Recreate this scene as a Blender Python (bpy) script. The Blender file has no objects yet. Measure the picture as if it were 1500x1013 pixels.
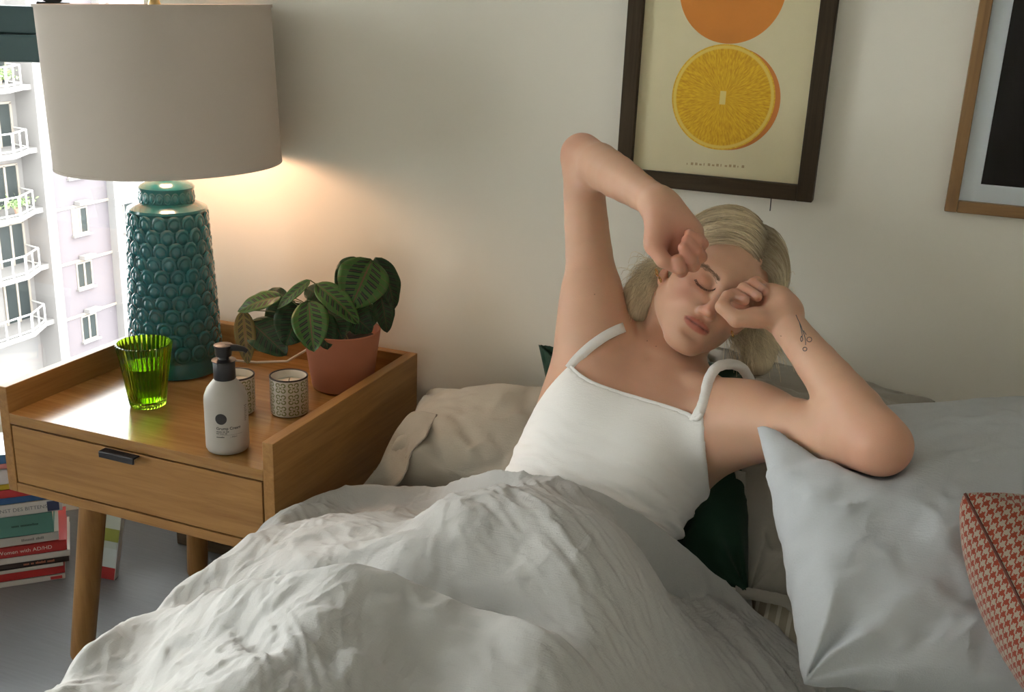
import bpy, bmesh, math, random
import numpy as np
from mathutils import Vector, Matrix
random.seed(7); RNG = np.random.default_rng(7)
scene = bpy.context.scene
COL = scene.collection
PI = math.pi

# ------------------------------------------------------------------ camera
CAM = np.array([1.4562, -1.8061, 1.2705]); FPX = 1537.4
_yaw, _pitch, _roll = .3642, -.3167, .0417
_cy, _sy, _cp, _sp = math.cos(_yaw), math.sin(_yaw), math.cos(_pitch), math.sin(_pitch)
CF = np.array([-_sy*_cp, _cy*_cp, _sp]); _r = np.array([_cy, _sy, 0.]); _u = np.cross(_r, CF)
CR = _r*math.cos(_roll)+_u*math.sin(_roll); CU = -_r*math.sin(_roll)+_u*math.cos(_roll)
def ray(x, y): return CF+CR*(x-750)/FPX-CU*(y-506.5)/FPX
def dep(x, y, t): return CAM+ray(x, y)*t              # point seen at a pixel, t metres along the view axis
def onx(x, y, X): d = ray(x, y); return CAM+d*(X-CAM[0])/d[0]
def ony(x, y, Y): d = ray(x, y); return CAM+d*(Y-CAM[1])/d[1]
def onz(x, y, Z): d = ray(x, y); return CAM+d*(Z-CAM[2])/d[2]
cam_data = bpy.data.cameras.new('camera'); cam_data.sensor_width = 36.0; cam_data.lens = FPX/1500*36
cam_data.clip_start = .02; cam_data.clip_end = 500
cam = bpy.data.objects.new('camera', cam_data); COL.objects.link(cam)
M3 = np.array([CR, CU, -CF]).T
cam.matrix_world = Matrix([[*M3[i], CAM[i]] for i in range(3)]+[[0, 0, 0, 1]])
scene.camera = cam

# ------------------------------------------------------------------ sky, sun, exposure
world = bpy.data.worlds.new('sky'); scene.world = world; world.use_nodes = True
_bg = world.node_tree.nodes['Background']
_bg.inputs[0].default_value = (.975, .975, .985, 1); _bg.inputs[1].default_value = 8.5
sun_d = bpy.data.lights.new('sun', 'SUN'); sun_d.energy = 1.0; sun_d.angle = .009; sun_d.color = (1, .95, .86)
sun = bpy.data.objects.new('sun', sun_d); COL.objects.link(sun)
sun.rotation_euler = Vector((-.42, -.62, -.66)).to_track_quat('-Z', 'Y').to_euler()
scene.view_settings.view_transform = 'Standard'; scene.view_settings.look = 'None'
scene.view_settings.gamma = 1; scene.view_settings.use_curve_mapping = False
scene.view_settings.exposure = 0.62

# ------------------------------------------------------------------ helpers
def nrm(v): v = np.asarray(v, float); return v/np.linalg.norm(v)
def tag(o, label=None, cat=None, group=None, kind=None):
    if label: o['label'] = label
    if cat: o['category'] = cat
    if group: o['group'] = group
    if kind: o['kind'] = kind
    return o
def empty(name, loc=(0, 0, 0), rz=0.):
    o = bpy.data.objects.new(name, None); COL.objects.link(o)
    o.location = loc; o.rotation_euler = (0, 0, rz); o.empty_display_size = .05
    return o
def link(name, me, mat=None, parent=None, loc=None, smooth=False):
    if mat is not None:
        me.materials.clear(); me.materials.append(mat)
    if smooth:
        me.polygons.foreach_set('use_smooth', np.ones(len(me.polygons), dtype=bool))
    o = bpy.data.objects.new(name, me); COL.objects.link(o)
    if parent is not None: o.parent = parent
    if loc is not None: o.location = loc
    return o
def npmesh(name, V, Fq, mat=None, parent=None, smooth=True, loc=None):
    """mesh object from a vertex array and an equal-sided face array (or a list of faces)"""
    me = bpy.data.meshes.new(name); V = np.asarray(V, float)
    if isinstance(Fq, np.ndarray):
        n = Fq.shape[1]
        me.vertices.add(len(V)); me.vertices.foreach_set('co', V.astype(np.float32).ravel())
        me.loops.add(Fq.size); me.loops.foreach_set('vertex_index', Fq.astype(np.int32).ravel())
        me.polygons.add(len(Fq)); me.polygons.foreach_set('loop_start', np.arange(0, Fq.size, n, dtype=np.int32))
        me.update(calc_edges=True); me.validate()
    else:
        me.from_pydata([tuple(v) for v in V], [], Fq); me.update()
    return link(name, me, mat, parent, loc, smooth)
def grid_faces(nu, nv, wrap=False):
    i, j = np.meshgrid(np.arange(nu if wrap else nu-1), np.arange(nv-1), indexing='ij')
    a = i*nv+j; b = ((i+1) % nu)*nv+j
    return np.stack([a, b, b+1, a+1], -1).reshape(-1, 4)
class MB:
    """collects simple solids into one mesh"""
    def __init__(s): s.bm = bmesh.new()
    def box(s, x0, x1, y0, y1, z0, z1, bev=0., rot=None, seg=2):
        r = bmesh.ops.create_cube(s.bm, size=1.0); vs = r['verts']
        for v in vs:
            v.co = Vector(((x0+x1)/2+v.co.x*(x1-x0), (y0+y1)/2+v.co.y*(y1-y0), (z0+z1)/2+v.co.z*(z1-z0)))
        if bev > 0:
            es = list({e for v in vs for e in v.link_edges})
            bmesh.ops.bevel(s.bm, geom=es, offset=bev, segments=seg, profile=.5, affect='EDGES')
        return s
    def lathe(s, prof, n=48, c=(0, 0, 0), cap0=True, cap1=True, radial=None):
        """prof: list of (r, z)"""
        rings = []
        for k, (r, z) in enumerate(prof):
            ring = []
            for i in range(n):
                a = 2*PI*i/n; rr = r if radial is None else radial(r, z, a)
                ring.append(s.bm.verts.new((c[0]+rr*math.cos(a), c[1]+rr*math.sin(a), c[2]+z)))
            rings.append(ring)
        for k in range(len(rings)-1):
            for i in range(n):
                s.bm.faces.new((rings[k][i], rings[k][(i+1) % n], rings[k+1][(i+1) % n], rings[k+1][i]))
        if cap0: s.bm.faces.new(rings[0][::-1])
        if cap1: s.bm.faces.new(rings[-1])
        return s
    def tube(s, pts, rad, n=8, caps=True):
        pts = [Vector(p) for p in pts]; m = len(pts)
        rad = rad if hasattr(rad, '__len__') else [rad]*m
        up = Vector((0, 0, 1)); prev = None; rings = []
        for k in range(m):
            d = (pts[min(k+1, m-1)]-pts[max(k-1, 0)]).normalized()
            if prev is None:
                a = d.cross(up)
                if a.length < 1e-3: a = d.cross(Vector((1, 0, 0)))
                a.normalize()
            else:
                a = prev-d*prev.dot(d); a.normalize()
            b = d.cross(a); prev = a
            rings.append([s.bm.verts.new(pts[k]+(a*math.cos(2*PI*i/n)+b*math.sin(2*PI*i/n))*rad[k]) for i in range(n)])
        for k in range(m-1):
            for i in range(n):
                s.bm.faces.new((rings[k][i], rings[k][(i+1) % n], rings[k+1][(i+1) % n], rings[k+1][i]))
        if caps: s.bm.faces.new(rings[0][::-1]); s.bm.faces.new(rings[-1])
        return s
    def prism(s, poly, z0, z1):
        a = [s.bm.verts.new((p[0], p[1], z0)) for p in poly]; b = [s.bm.verts.new((p[0], p[1], z1)) for p in poly]
        n = len(poly); s.bm.faces.new(a[::-1]); s.bm.faces.new(b)
        for i in range(n): s.bm.faces.new((a[i], a[(i+1) % n], b[(i+1) % n], b[i]))
        return s
    def xf(s, M): bmesh.ops.transform(s.bm, matrix=M, verts=s.bm.verts); return s
    def build(s, name, mat=None, parent=None, loc=None, smooth=False):
        bmesh.ops.recalc_face_normals(s.bm, faces=s.bm.faces)
        me = bpy.data.meshes.new(name); s.bm.to_mesh(me); s.bm.free()
        o = link(name, me, mat, parent, loc)
        if smooth: smooth_angle(o)
        return o
def smooth_angle(o, ang=.7):
    me = o.data
    me.polygons.foreach_set('use_smooth', np.ones(len(me.polygons), dtype=bool))
    try: me.set_sharp_from_angle(angle=ang)
    except Exception: pass
def copy_tree(o, parent=None):
    c = o.copy(); COL.objects.link(c); c.parent = parent
    for ch in list(o.children): copy_tree(ch, c)
    return c

# ---- value noise in numpy (trilinear with smooth weights) for geometry
_perm = RNG.random((64, 64, 64)).astype(np.float32)*2-1
def vnoise(P):
    P = np.asarray(P, np.float32); i = np.floor(P).astype(np.int32); fr = P-i; fr = fr*fr*fr*(fr*(fr*6-15)+10)
    out = 0
    for dx in (0, 1):
        wx = fr[..., 0] if dx else 1-fr[..., 0]
        for dy in (0, 1):
            wy = fr[..., 1] if dy else 1-fr[..., 1]
            for dz in (0, 1):
                wz = fr[..., 2] if dz else 1-fr[..., 2]
                out = out+wx*wy*wz*_perm[(i[..., 0]+dx) % 64, (i[..., 1]+dy) % 64, (i[..., 2]+dz) % 64]
    return out
def fbm(P, octv=4, lac=2.03, gain=.5):
    a = 1.; s = 0.; t = 0.
    for k in range(octv):
        s = s+a*vnoise(P*(lac**k)+17.3*k); t += a; a *= gain
    return s/t

# ---- materials
def nodes(name):
    m = bpy.data.materials.new(name); m.use_nodes = True
    nt = m.node_tree; return m, nt, nt.nodes, nt.links, nt.nodes['Principled BSDF']
def mat(name, col, rough=.6, metal=0., spec=.5, noise=0., nscale=20., bump=0., bscale=200., stretch=None, trans=0., sss=0., sheen=0., coat=0.):
    m, nt, N, L, b = nodes(name)
    b.inputs['Base Color'].default_value = (*col, 1); b.inputs['Roughness'].default_value = rough
    b.inputs['Metallic'].default_value = metal; b.inputs['Specular IOR Level'].default_value = spec
    b.inputs['Transmission Weight'].default_value = trans
    if sss: b.inputs['Subsurface Weight'].default_value = sss; b.inputs['Subsurface Radius'].default_value = (.01, .004, .002); b.inputs['Subsurface Scale'].default_value = 1.
    if sheen: b.inputs['Sheen Weight'].default_value = sheen
    if coat: b.inputs['Coat Weight'].default_value = coat; b.inputs['Coat Roughness'].default_value = .06
    if noise or bump:
        tc = N.new('ShaderNodeTexCoord'); mp = N.new('ShaderNodeMapping'); L.new(tc.outputs['Object'], mp.inputs[0])
        if stretch: mp.inputs['Scale'].default_value = stretch
    if noise:
        n = N.new('ShaderNodeTexNoise'); n.inputs['Scale'].default_value = nscale; n.inputs['Detail'].default_value = 4; L.new(mp.outputs[0], n.inputs['Vector'])
        mx = N.new('ShaderNodeMix'); mx.data_type = 'RGBA'
        mx.inputs[6].default_value = (*[c*(1-noise) for c in col], 1); mx.inputs[7].default_value = (*[min(1, c*(1+noise)) for c in col], 1)
        L.new(n.outputs['Fac'], mx.inputs[0]); L.new(mx.outputs[2], b.inputs['Base Color'])
    if bump:
        n = N.new('ShaderNodeTexNoise'); n.inputs['Scale'].default_value = bscale; n.inputs['Detail'].default_value = 3; L.new(mp.outputs[0], n.inputs['Vector'])
        bp = N.new('ShaderNodeBump'); bp.inputs['Strength'].default_value = bump; bp.inputs['Distance'].default_value = .002
        L.new(n.outputs['Fac'], bp.inputs['Height']); L.new(bp.outputs[0], b.inputs['Normal'])
    return m
def wood(name, c0, c1, axis='X', scale=6., rough=.42, spec=.4):
    m, nt, N, L, b = nodes(name)
    tc = N.new('ShaderNodeTexCoord'); mp = N.new('ShaderNodeMapping'); L.new(tc.outputs['Object'], mp.inputs[0])
    st = {'X': (.9, 14, 14), 'Y': (14, .9, 14), 'Z': (14, 14, .9)}[axis]; mp.inputs['Scale'].default_value = st
    w = N.new('ShaderNodeTexNoise'); w.inputs['Scale'].default_value = 1.4; w.inputs['Detail'].default_value = 3; L.new(mp.outputs[0], w.inputs['Vector'])
    n = N.new('ShaderNodeTexNoise'); n.inputs['Scale'].default_value = scale; n.inputs['Detail'].default_value = 6; n.inputs['Roughness'].default_value = .65; n.inputs['Distortion'].default_value = .6
    L.new(mp.outputs[0], n.inputs['Vector'])
    ad = N.new('ShaderNodeMath'); ad.operation = 'MULTIPLY_ADD'; L.new(w.outputs['Fac'], ad.inputs[0]); ad.inputs[1].default_value = .6; L.new(n.outputs['Fac'], ad.inputs[2])
    cr = N.new('ShaderNodeValToRGB'); L.new(ad.outputs[0], cr.inputs[0])
    cr.color_ramp.elements[0].position = .52; cr.color_ramp.elements[0].color = (*c0, 1)
    cr.color_ramp.elements[1].position = 1.05 if False else 1.0; cr.color_ramp.elements[1].color = (*c1, 1)
    L.new(cr.outputs[0], b.inputs['Base Color']); b.inputs['Roughness'].default_value = rough; b.inputs['Specular IOR Level'].default_value = spec
    bp = N.new('ShaderNodeBump'); bp.inputs['Strength'].default_value = .12; bp.inputs['Distance'].default_value = .001
    L.new(n.outputs['Fac'], bp.inputs['Height']); L.new(bp.outputs[0], b.inputs['Normal'])
    return m
def linen(name, col, rough=.85, weave=900., var=.08, stripes=None, bump=.25):
    """woven cloth: crossed thread waves, slubs and a faint colour unevenness"""
    m, nt, N, L, b = nodes(name)
    b.inputs['Roughness'].default_value = rough; b.inputs['Specular IOR Level'].default_value = .15
    b.inputs['Sheen Weight'].default_value = .15; b.inputs['Sheen Roughness'].default_value = .5
    tc = N.new('ShaderNodeTexCoord')
    n = N.new('ShaderNodeTexNoise'); n.inputs['Scale'].default_value = 14; n.inputs['Detail'].default_value = 5; L.new(tc.outputs['Object'], n.inputs['Vector'])
    mp = N.new('ShaderNodeMapping'); mp.inputs['Scale'].default_value = (1, .06, 1); L.new(tc.outputs['Object'], mp.inputs[0])
    n2 = N.new('ShaderNodeTexNoise'); n2.inputs['Scale'].default_value = weave*.6; n2.inputs['Detail'].default_value = 2; L.new(mp.outputs[0], n2.inputs['Vector'])
    mp3 = N.new('ShaderNodeMapping'); mp3.inputs['Scale'].default_value = (.06, 1, 1); L.new(tc.outputs['Object'], mp3.inputs[0])
    n3 = N.new('ShaderNodeTexNoise'); n3.inputs['Scale'].default_value = weave*.6; n3.inputs['Detail'].default_value = 2; L.new(mp3.outputs[0], n3.inputs['Vector'])
    ad = N.new('ShaderNodeMath'); ad.operation = 'ADD'; L.new(n2.outputs['Fac'], ad.inputs[0]); L.new(n3.outputs['Fac'], ad.inputs[1])
    mx = N.new('ShaderNodeMix'); mx.data_type = 'RGBA'
    mx.inputs[6].default_value = (*[c*(1-var) for c in col], 1); mx.inputs[7].default_value = (*[min(1, c*(1+var)) for c in col], 1)
    av = N.new('ShaderNodeMath'); av.operation = 'MULTIPLY_ADD'; L.new(ad.outputs[0], av.inputs[0]); av.inputs[1].default_value = .35
    hf = N.new('ShaderNodeMath'); hf.operation = 'MULTIPLY'; L.new(n.outputs['Fac'], hf.inputs[0]); hf.inputs[1].default_value = .3; L.new(hf.outputs[0], av.inputs[2])
    L.new(av.outputs[0], mx.inputs[0]); out = mx.outputs[2]
    L.new(out, b.inputs['Base Color'])
    bp = N.new('ShaderNodeBump'); bp.inputs['Strength'].default_value = bump; bp.inputs['Distance'].default_value = .0015
    L.new(ad.outputs[0], bp.inputs['Height']); L.new(bp.outputs[0], b.inputs['Normal'])
    return m
# ================================================================== the room
M_wall = mat('wall_paint', (.77, .735, .645), rough=.75, spec=.25, noise=.03, nscale=3, bump=.06, bscale=300)
M_ceil = mat('ceiling_paint', (.66, .64, .60), rough=.85, spec=.2, bump=.03)
M_floor = mat('floor_boards', (.155, .16, .17), rough=.6, noise=.16, nscale=9, stretch=(1.2, 22, 1), bump=.05, bscale=120)
M_teal_frame = mat('window_frame_paint', (.05, .095, .105), rough=.45, noise=.05)
M_white_paint = mat('white_paint', (.8, .79, .77), rough=.5)
def glass_mat(name, tint=(1, 1, 1), refl=1., ior=1.45):
    m, nt, N, L, b = nodes(name); N.remove(b)
    tr = N.new('ShaderNodeBsdfTransparent'); tr.inputs[0].default_value = (*tint, 1)
    gl = N.new('ShaderNodeBsdfGlossy'); gl.inputs['Roughness'].default_value = .02; gl.inputs[0].default_value = (refl, refl, refl, 1)
    fr = N.new('ShaderNodeFresnel'); fr.inputs[0].default_value = ior
    mx = N.new('ShaderNodeMixShader'); L.new(fr.outputs[0], mx.inputs[0]); L.new(tr.outputs[0], mx.inputs[1]); L.new(gl.outputs[0], mx.inputs[2])
    L.new(mx.outputs[0], N['Material Output'].inputs[0]); return m
M_pane = glass_mat('window_glass', (.96, .98, .97))

CEIL = 2.6; XR = 3.4; YF = -4.2
WD = np.array([-.722, -.692]); WN = np.array([-.692, .722])       # along the slanted window, and outwards through it
WA = np.array([-.152, .324]); WL = 3.05; WB = WA+WD*WL
T = .14
plan = [(-.08, .022), tuple(WA), tuple(WB), (WB[0], YF), (XR, YF), (XR, .022)]
tag(MB().prism(plan, -.12, 0).build('floor', M_floor), kind='structure')
tag(MB().prism(plan, CEIL, CEIL+.12).build('ceiling', M_ceil), kind='structure')
tag(MB().box(-.08, XR+T, .022, T+.022, -.12, CEIL+.12).build('wall_back', M_wall), kind='structure')
tag(MB().box(XR, XR+T, YF-T, .022, -.12, CEIL+.12).build('wall_right', M_wall), kind='structure')
tag(MB().box(WB[0]-T, XR+T, YF-T, YF, -.12, CEIL+.12).build('wall_front', M_wall), kind='structure')
# return of the back wall towards the slanted window
tag(MB().prism([(-.08, .022), (WA[0]-.03, WA[1]+.02), (WA[0]+.1, WA[1]+.12), (.1, .1)], -.12, CEIL+.12).build('wall_return', M_wall), kind='structure')
# dark brown strip along the foot of the back wall
tag(MB().box(-.078, XR, .010, .022, 0, .085, .003).build('wall_foot_strip', wood('dark_strip_wood', (.07, .05, .032), (.12, .09, .06), 'X')), kind='structure')

# ---- glazed bay: one slanted window in view and one along the left wall
M_latch = mat('latch_black', (.012, .012, .013), rough=.4)
def glazing(n, label, A, D, length, posts, curb=.26, head=2.42):
    """window in a frame whose x runs along the glass from A, y outwards"""
    O = (D[1], -D[0])
    WM = Matrix(((D[0], O[0], 0, A[0]), (D[1], O[1], 0, A[1]), (0, 0, 1, 0), (0, 0, 0, 1)))
    tag(MB().box(-.05, length+.05, -.02, .12, -.12, curb).xf(WM).build('wall_under_window_%d' % n, M_wall), kind='structure')
    tag(MB().box(-.05, length+.05, -.02, .12, head, CEIL+.12).xf(WM).build('wall_over_window_%d' % n, M_wall), kind='structure')
    win = tag(empty('window_%d' % n), label, 'window', kind='structure')
    MB().box(-.04, length+.04, -.05, .1, curb, curb+.02, .004).xf(WM).build('window_sill', M_white_paint, win)
    for p in posts:
        MB().box(p-.03, p+.03, .02, .08, curb+.02, head, .004).xf(WM).build('post', M_teal_frame, win)
    for a, b_ in zip(posts[:-1], posts[1:]):
        a += .03; b_ -= .03
        MB().box(a, b_, .02, .08, curb+.02, curb+.07, .004).xf(WM).build('bottom_rail', M_teal_frame, win)
        MB().box(a, b_, .025, .08, 1.158, 1.218, .004).xf(WM).build('transom', M_teal_frame, win)
        MB().box(a, b_, .005, .075, 1.098, 1.157, .005).xf(WM).build('sash_rail', M_teal_frame, win)
        MB().box(a, b_, .02, .08, head-.06, head, .004).xf(WM).build('top_rail', M_teal_frame, win)
        MB().box(a, b_, .045, .051, curb+.07, 1.10).xf(WM).build('pane', M_pane, win)
        MB().box(a, b_, .045, .051, 1.216, head-.06).xf(WM).build('pane', M_pane, win)
        c = a+.33
        MB().box(c-.035, c+.035, .012, .03, 1.219, 1.229, .002).box(c-.02, c+.022, .008, .026, 1.229, 1.262, .006).xf(WM).build('latch', M_latch, win)
glazing(1, 'tall slanted window with dark teal frame and transom looking onto a pale apartment block', WA, WD, WL, [-.03, .86, 1.72, 2.58, WL-.03])
WL2 = 1.5
glazing(2, 'tall dark teal framed window along the left wall of the room', WB, (0, -1), WL2, [.03, .75, WL2-.03])
tag(MB().box(WB[0]-T, WB[0], YF, WB[1]-WL2-.04, -.12, CEIL+.12).build('wall_left', M_wall), kind='structure')

# ================================================================== outside: the apartment block across the street
M_lilac = mat('render_lilac', (.115, .10, .11), rough=.9, noise=.05, nscale=.6)
M_stucco = mat('render_white', (.18, .17, .165), rough=.9, noise=.04, nscale=.5)
M_rail_white = mat('rail_white', (.5, .49, .47), rough=.6)
M_dark_glass = mat('far_glass', (.030, .036, .036), rough=.45, spec=.08)
M_pale_frame = mat('far_frame', (.26, .225, .19), rough=.6)
M_curtain = mat('far_curtain', (.25, .2, .18), rough=.9)
M_street = mat('street', (.22, .22, .215), rough=.95, noise=.2, nscale=.1)
tag(MB().box(-160, 40, -80, 160, -30.4, -30).build('ground', M_street), kind='structure')
XF = -45.
bld = tag(empty('apartment_building', (0, 0, 0)), 'pale lilac and white apartment block with railed balconies outside the window', 'building')
LV = [-21.2, -17.95, -14.6, -11.3, -7.9, -4.45, -1.0, 2.4]          # floor lines
MB().box(XF-8, XF, 44.5, 49.0, -30, 6).build('wall', M_lilac, bld)
MB().box(XF-8, XF-1.2, 30, 43.8, -30, 6).build('wall', M_stucco, bld)
MB().box(XF-8, XF+.28, 43.8, 44.5, -30, 6.2).build('pilaster', M_stucco, bld)
MB().box(XF-8, XF+.55, 49.0, 56.0, -30, 6).build('bay_wall', M_stucco, bld)
MB().box(XF-8, XF+.4, 29.8, 56.2, 6, 6.5).build('parapet', M_stucco, bld)
def far_window(y0, y1, z0, z1, x, split=True, low=False):
    w = MB().box(x-.02, x+.05, y0-.09, y0, z0-.09, z1+.09).box(x-.02, x+.05, y1, y1+.09, z0-.09, z1+.09)
    w.box(x-.02, x+.05, y0, y1, z1, z1+.09).box(x-.02, x+.05, y0, y1, z0-.09, z0)
    if split: w.box(x-.01, x+.06, (y0+y1)/2-.06, (y0+y1)/2+.06, z0, z1)
    if low: w.box(x-.01, x+.06, y0, y1, z0+(z1-z0)*.36, z0+(z1-z0)*.36+.1)
    o = w.build('window', M_pale_frame, bld)
    ym = (y0+y1)/2; zl = z0+(z1-z0)*.36
    cells = [(y0, ym-.06, z0, z1), (ym+.06, y1, z0, z1)] if split else ([(y0, y1, z0, zl), (y0, y1, zl+.1, z1)] if low else [(y0, y1, z0, z1)])
    for k, (a, b_, c, d) in enumerate(cells):
        MB().box(x, x+.015, a, b_, c, d).build('pane', M_dark_glass if (k+int(abs(z0))) % 3 else M_curtain, o)
    MB().box(x-.02, x+.22, y0-.2, y1+.2, z0-.2, z0-.08).build('window_ledge', M_stucco, o)
for k, z in enumerate(LV):
    MB().box(XF, XF+.07, 44.5, 49.0, z-.07, z+.09).build('string_course', M_pale_frame, bld)
    MB().box(XF+.5, XF+.66, 48.9, 56.0, z-.35, z+.1).build('string_course', M_stucco, bld)
    MB().box(XF, XF+.5, 46.2, 47.2, z+.05, z+.32, .04).build('vent_hood', M_stucco, bld)
    far_window(46.0, 47.1, z-1.62, z-.2, XF)
    far_window(49.75, 50.55, z-2.05, z-.35, XF+.55, split=False, low=True)
    far_window(51.1, 52.2, z-1.6, z-.3, XF+.55)
# balconies with glazed doors behind
for k, z in enumerate(LV[1:6]):
    top = z+.35                                         # slab top of the balcony
    poly = [(XF-1.25, 34.0), (XF+.5, 34.0), (XF+.95, 35.0), (XF+.95, 41.4), (XF+.05, 43.2), (XF+.05, 43.8), (XF-1.25, 43.8)]
    bal = MB().prism(poly, top-.3, top).build('balcony', M_stucco, bld)
    rim = [(XF+.5, 34.05), (XF+.9, 35.0), (XF+.9, 41.35), (XF+.02, 43.15), (XF-1.1, 43.4)]
    rl = MB()
    for a, b_ in zip(rim[:-1], rim[1:]):
        for h in (1.05, .1):
            rl.tube([(a[0], a[1], top+h), (b_[0], b_[1], top+h)], .05, 6)
    rl.build('railing', M_rail_white, bal)
    pp = [(rim[1][0], 35+.9*i) for i in range(1, 8)]+[rim[2], ((rim[2][0]+rim[3][0])/2, (rim[2][1]+rim[3][1])/2), rim[3]]
    for q in pp:
        MB().tube([(q[0], q[1], top), (q[0], q[1], top+1.05)], .055, 6).build('post', M_rail_white, bal)
    for (a, b_) in ((39.3, 40.7), (41.6, 43.3)):
        w = MB().box(XF-1.22, XF-1.12, a-.1, b_+.1, top+2.35, top+2.47)
        for yy in (a-.05, (a+b_)/2, b_+.05): w.box(XF-1.22, XF-1.12, yy-.07, yy+.07, top, top+2.4)
        d = w.build('balcony_door', M_pale_frame, bld)
        for (c, e) in ((a, (a+b_)/2-.07), ((a+b_)/2+.07, b_)):
            MB().box(XF-1.2, XF-1.17, c, e, top+.05, top+2.35).build('pane', M_dark_glass, d)
# plants standing on the balconies
def balcony_plant(loc, seed, label, flowers=None):
    rr = np.random.default_rng(seed)
    p = tag(empty('balcony_plant', loc), label, 'plant')
    MB().lathe([(.16, 0), (.22, .35), (.24, .36)], 10).build('pot', mat('far_pot', (.4, .25, .18)), p)
    V = []; Fc = []
    for i in range(150):
        c = np.array([rr.normal(0, .22), rr.normal(0, .5), .45+abs(rr.normal(0, .25))]); a = rr.normal(size=3); a /= np.linalg.norm(a); b_ = np.cross(a, rr.normal(size=3)); b_ /= np.linalg.norm(b_)
        n = len(V); V += [c-a*.12, c+b_*.06, c+a*.12, c-b_*.06]; Fc.append((n, n+1, n+2, n+3))
    npmesh('foliage', np.array(V), np.array(Fc), mat('far_leaves', (.19, .28, .11), noise=.3), p, smooth=False)
    if flowers:
        V = []; Fc = []
        for i in range(40):
            c = np.array([rr.normal(.1, .2), rr.normal(0, .6), .65+abs(rr.normal(0, .12))]); n = len(V)
            V += [c+(-.09, 0, 0), c+(0, .09, .02), c+(.09, 0, .05), c+(0, -.09, .02)]; Fc.append((n, n+1, n+2, n+3))
        npmesh('flowers', np.array(V), np.array(Fc), mat('far_flowers', flowers), p, smooth=False)
balcony_plant((XF+.45, 41.2, LV[5]+.35), 3, 'leafy green plant on the topmost visible balcony outside')
balcony_plant((XF+.45, 41.6, LV[3]+.35), 4, 'green plant with pale leaves beside the balcony railing, under red flowers')
balcony_plant((XF-.55, 39.9, LV[3]+.36), 5, 'red flowering plant on the balcony outside', (.6, .07, .05))
# ================================================================== nightstand and what stands on it
WALLY = .022
M_oak_x = wood('oak_along', (.235, .105, .026), (.385, .20, .062), 'X', rough=.45)
M_oak_y = wood('oak_side', (.235, .105, .026), (.385, .20, .062), 'Y', rough=.45)
M_oak_top = wood('oak_tray', (.235, .11, .03), (.375, .20, .066), 'X', rough=.20, spec=.6)
M_oak_leg = wood('oak_leg', (.225, .10, .026), (.36, .185, .058), 'Z', rough=.45)
M_black = mat('matt_black', (.014, .014, .016), rough=.42, spec=.4)
M_dark = mat('gap_shade_dark', (.05, .035, .02), rough=.8)
NSW, NSF, NSB, ZT, ZF, ZB, PT = .57, -.52, -.011, .594, .545, .392, .0205
ns = tag(empty('nightstand', (0, 0, 0)), 'oak bedside table with raised tray rim, one drawer and round splayed legs', 'nightstand')
MB().box(0, PT, NSF, NSB, ZB, ZT, .0012).build('side_panel', M_oak_y, ns)
MB().box(NSW-PT, NSW, NSF, NSB, ZB, ZT, .0012).build('side_panel', M_oak_y, ns)
MB().box(PT, NSW-PT, NSB-PT, NSB, ZB, ZT, .0012).build('back_panel', M_oak_x, ns)
MB().box(PT, NSW-PT, NSF, NSB-PT, ZF-.0195, ZF, .0010).build('tray_top', M_oak_top, ns)
MB().box(PT, NSW-PT, NSF, NSB-PT, ZB, ZB+.018, .0010).build('bottom_panel', M_oak_x, ns)
MB().box(PT+.0005, NSW-PT-.0005, NSF+.022, NSF+.03, ZB+.019, ZF-.0205).build('drawer_gap_shade', M_dark, ns)  # dark sheet behind the drawer front, its colour stands for shade in the gaps
dr = MB().box(PT+.0032, NSW-PT-.0032, NSF+.0002, NSF+.019, ZB+.0212, ZF-.0228, .0008).build('drawer', M_oak_x, ns)
MB().box(.231, .304, NSF-.014, NSF+.004, .5180, .5212, .001).box(.231, .304, NSF-.0165, NSF-.0125, .5095, .5212, .0015).build('handle', M_black, dr)
def leg(top, bot, r0, r1):
    top = Vector(top); bot = Vector(bot); q = (bot-top).to_track_quat('Z', 'Y').to_matrix().to_4x4(); L_ = (bot-top).length
    m = MB().lathe([(r0, -.004), (r0, .01), (r1+.0012, L_-.014), (r1, L_-.006), (r1-.005, L_)], 28)
    m.xf(Matrix.Translation(top)@q).build('leg', M_oak_leg, ns, smooth=True)
for (tx, ty, bx, by) in ((.110, -.425, .050, -.440), (.088, -.098, .056, -.086), (.472, -.425, .530, -.440), (.482, -.098, .514, -.086)):
    leg((tx, ty, ZB), (bx, by, .0), .0250, .0215)

# ---- table lamp
M_teal = mat('teal_glaze', (.010, .115, .132), rough=.22, spec=.5, noise=.25, nscale=30, coat=.5)
M_brass = mat('brass', (.62, .42, .18), rough=.3, metal=1.)
LX, LY = .122, -.190
lamp = tag(empty('table_lamp', (LX, LY, ZF)), 'teal scale-textured ceramic table lamp with a wide grey drum shade', 'lamp')
def rb(z): return .0845+(.0700-.0845)*((z-.03)/(.320-.03))**1.15          # body radius along the height
prof = [(.080, 0), (.0865, .003), (.0870, .026), (.0845, .031)]+[(rb(z), z) for z in np.linspace(.034, .318, 16)]
MB().lathe(prof+[(.070, .3195)], 56).build('base', M_teal, lamp, smooth=True)
MB().lathe([(.066, .316), (.0725, .318), (.0750, .3225), (.0735, .327), (.0600, .334), (.0530, .338)], 56).build('shoulder_ring', M_teal, lamp, smooth=True)
MB().lathe([(.0500, .334), (.0505, .360), (.0520, .3625), (.0525, .366), (.0480, .371), (.0300, .379), (.0160, .382), (.0130, .386)], 48).build('collar', M_teal, lamp, smooth=True)


MB().lathe([(.0125, .384), (.0125, .388), (.0100, .390), (.0100, .394), (.0150, .396), (.0150, .430), (.012, .434)], 24).build('socket', M_brass, lamp, smooth=True)
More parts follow.
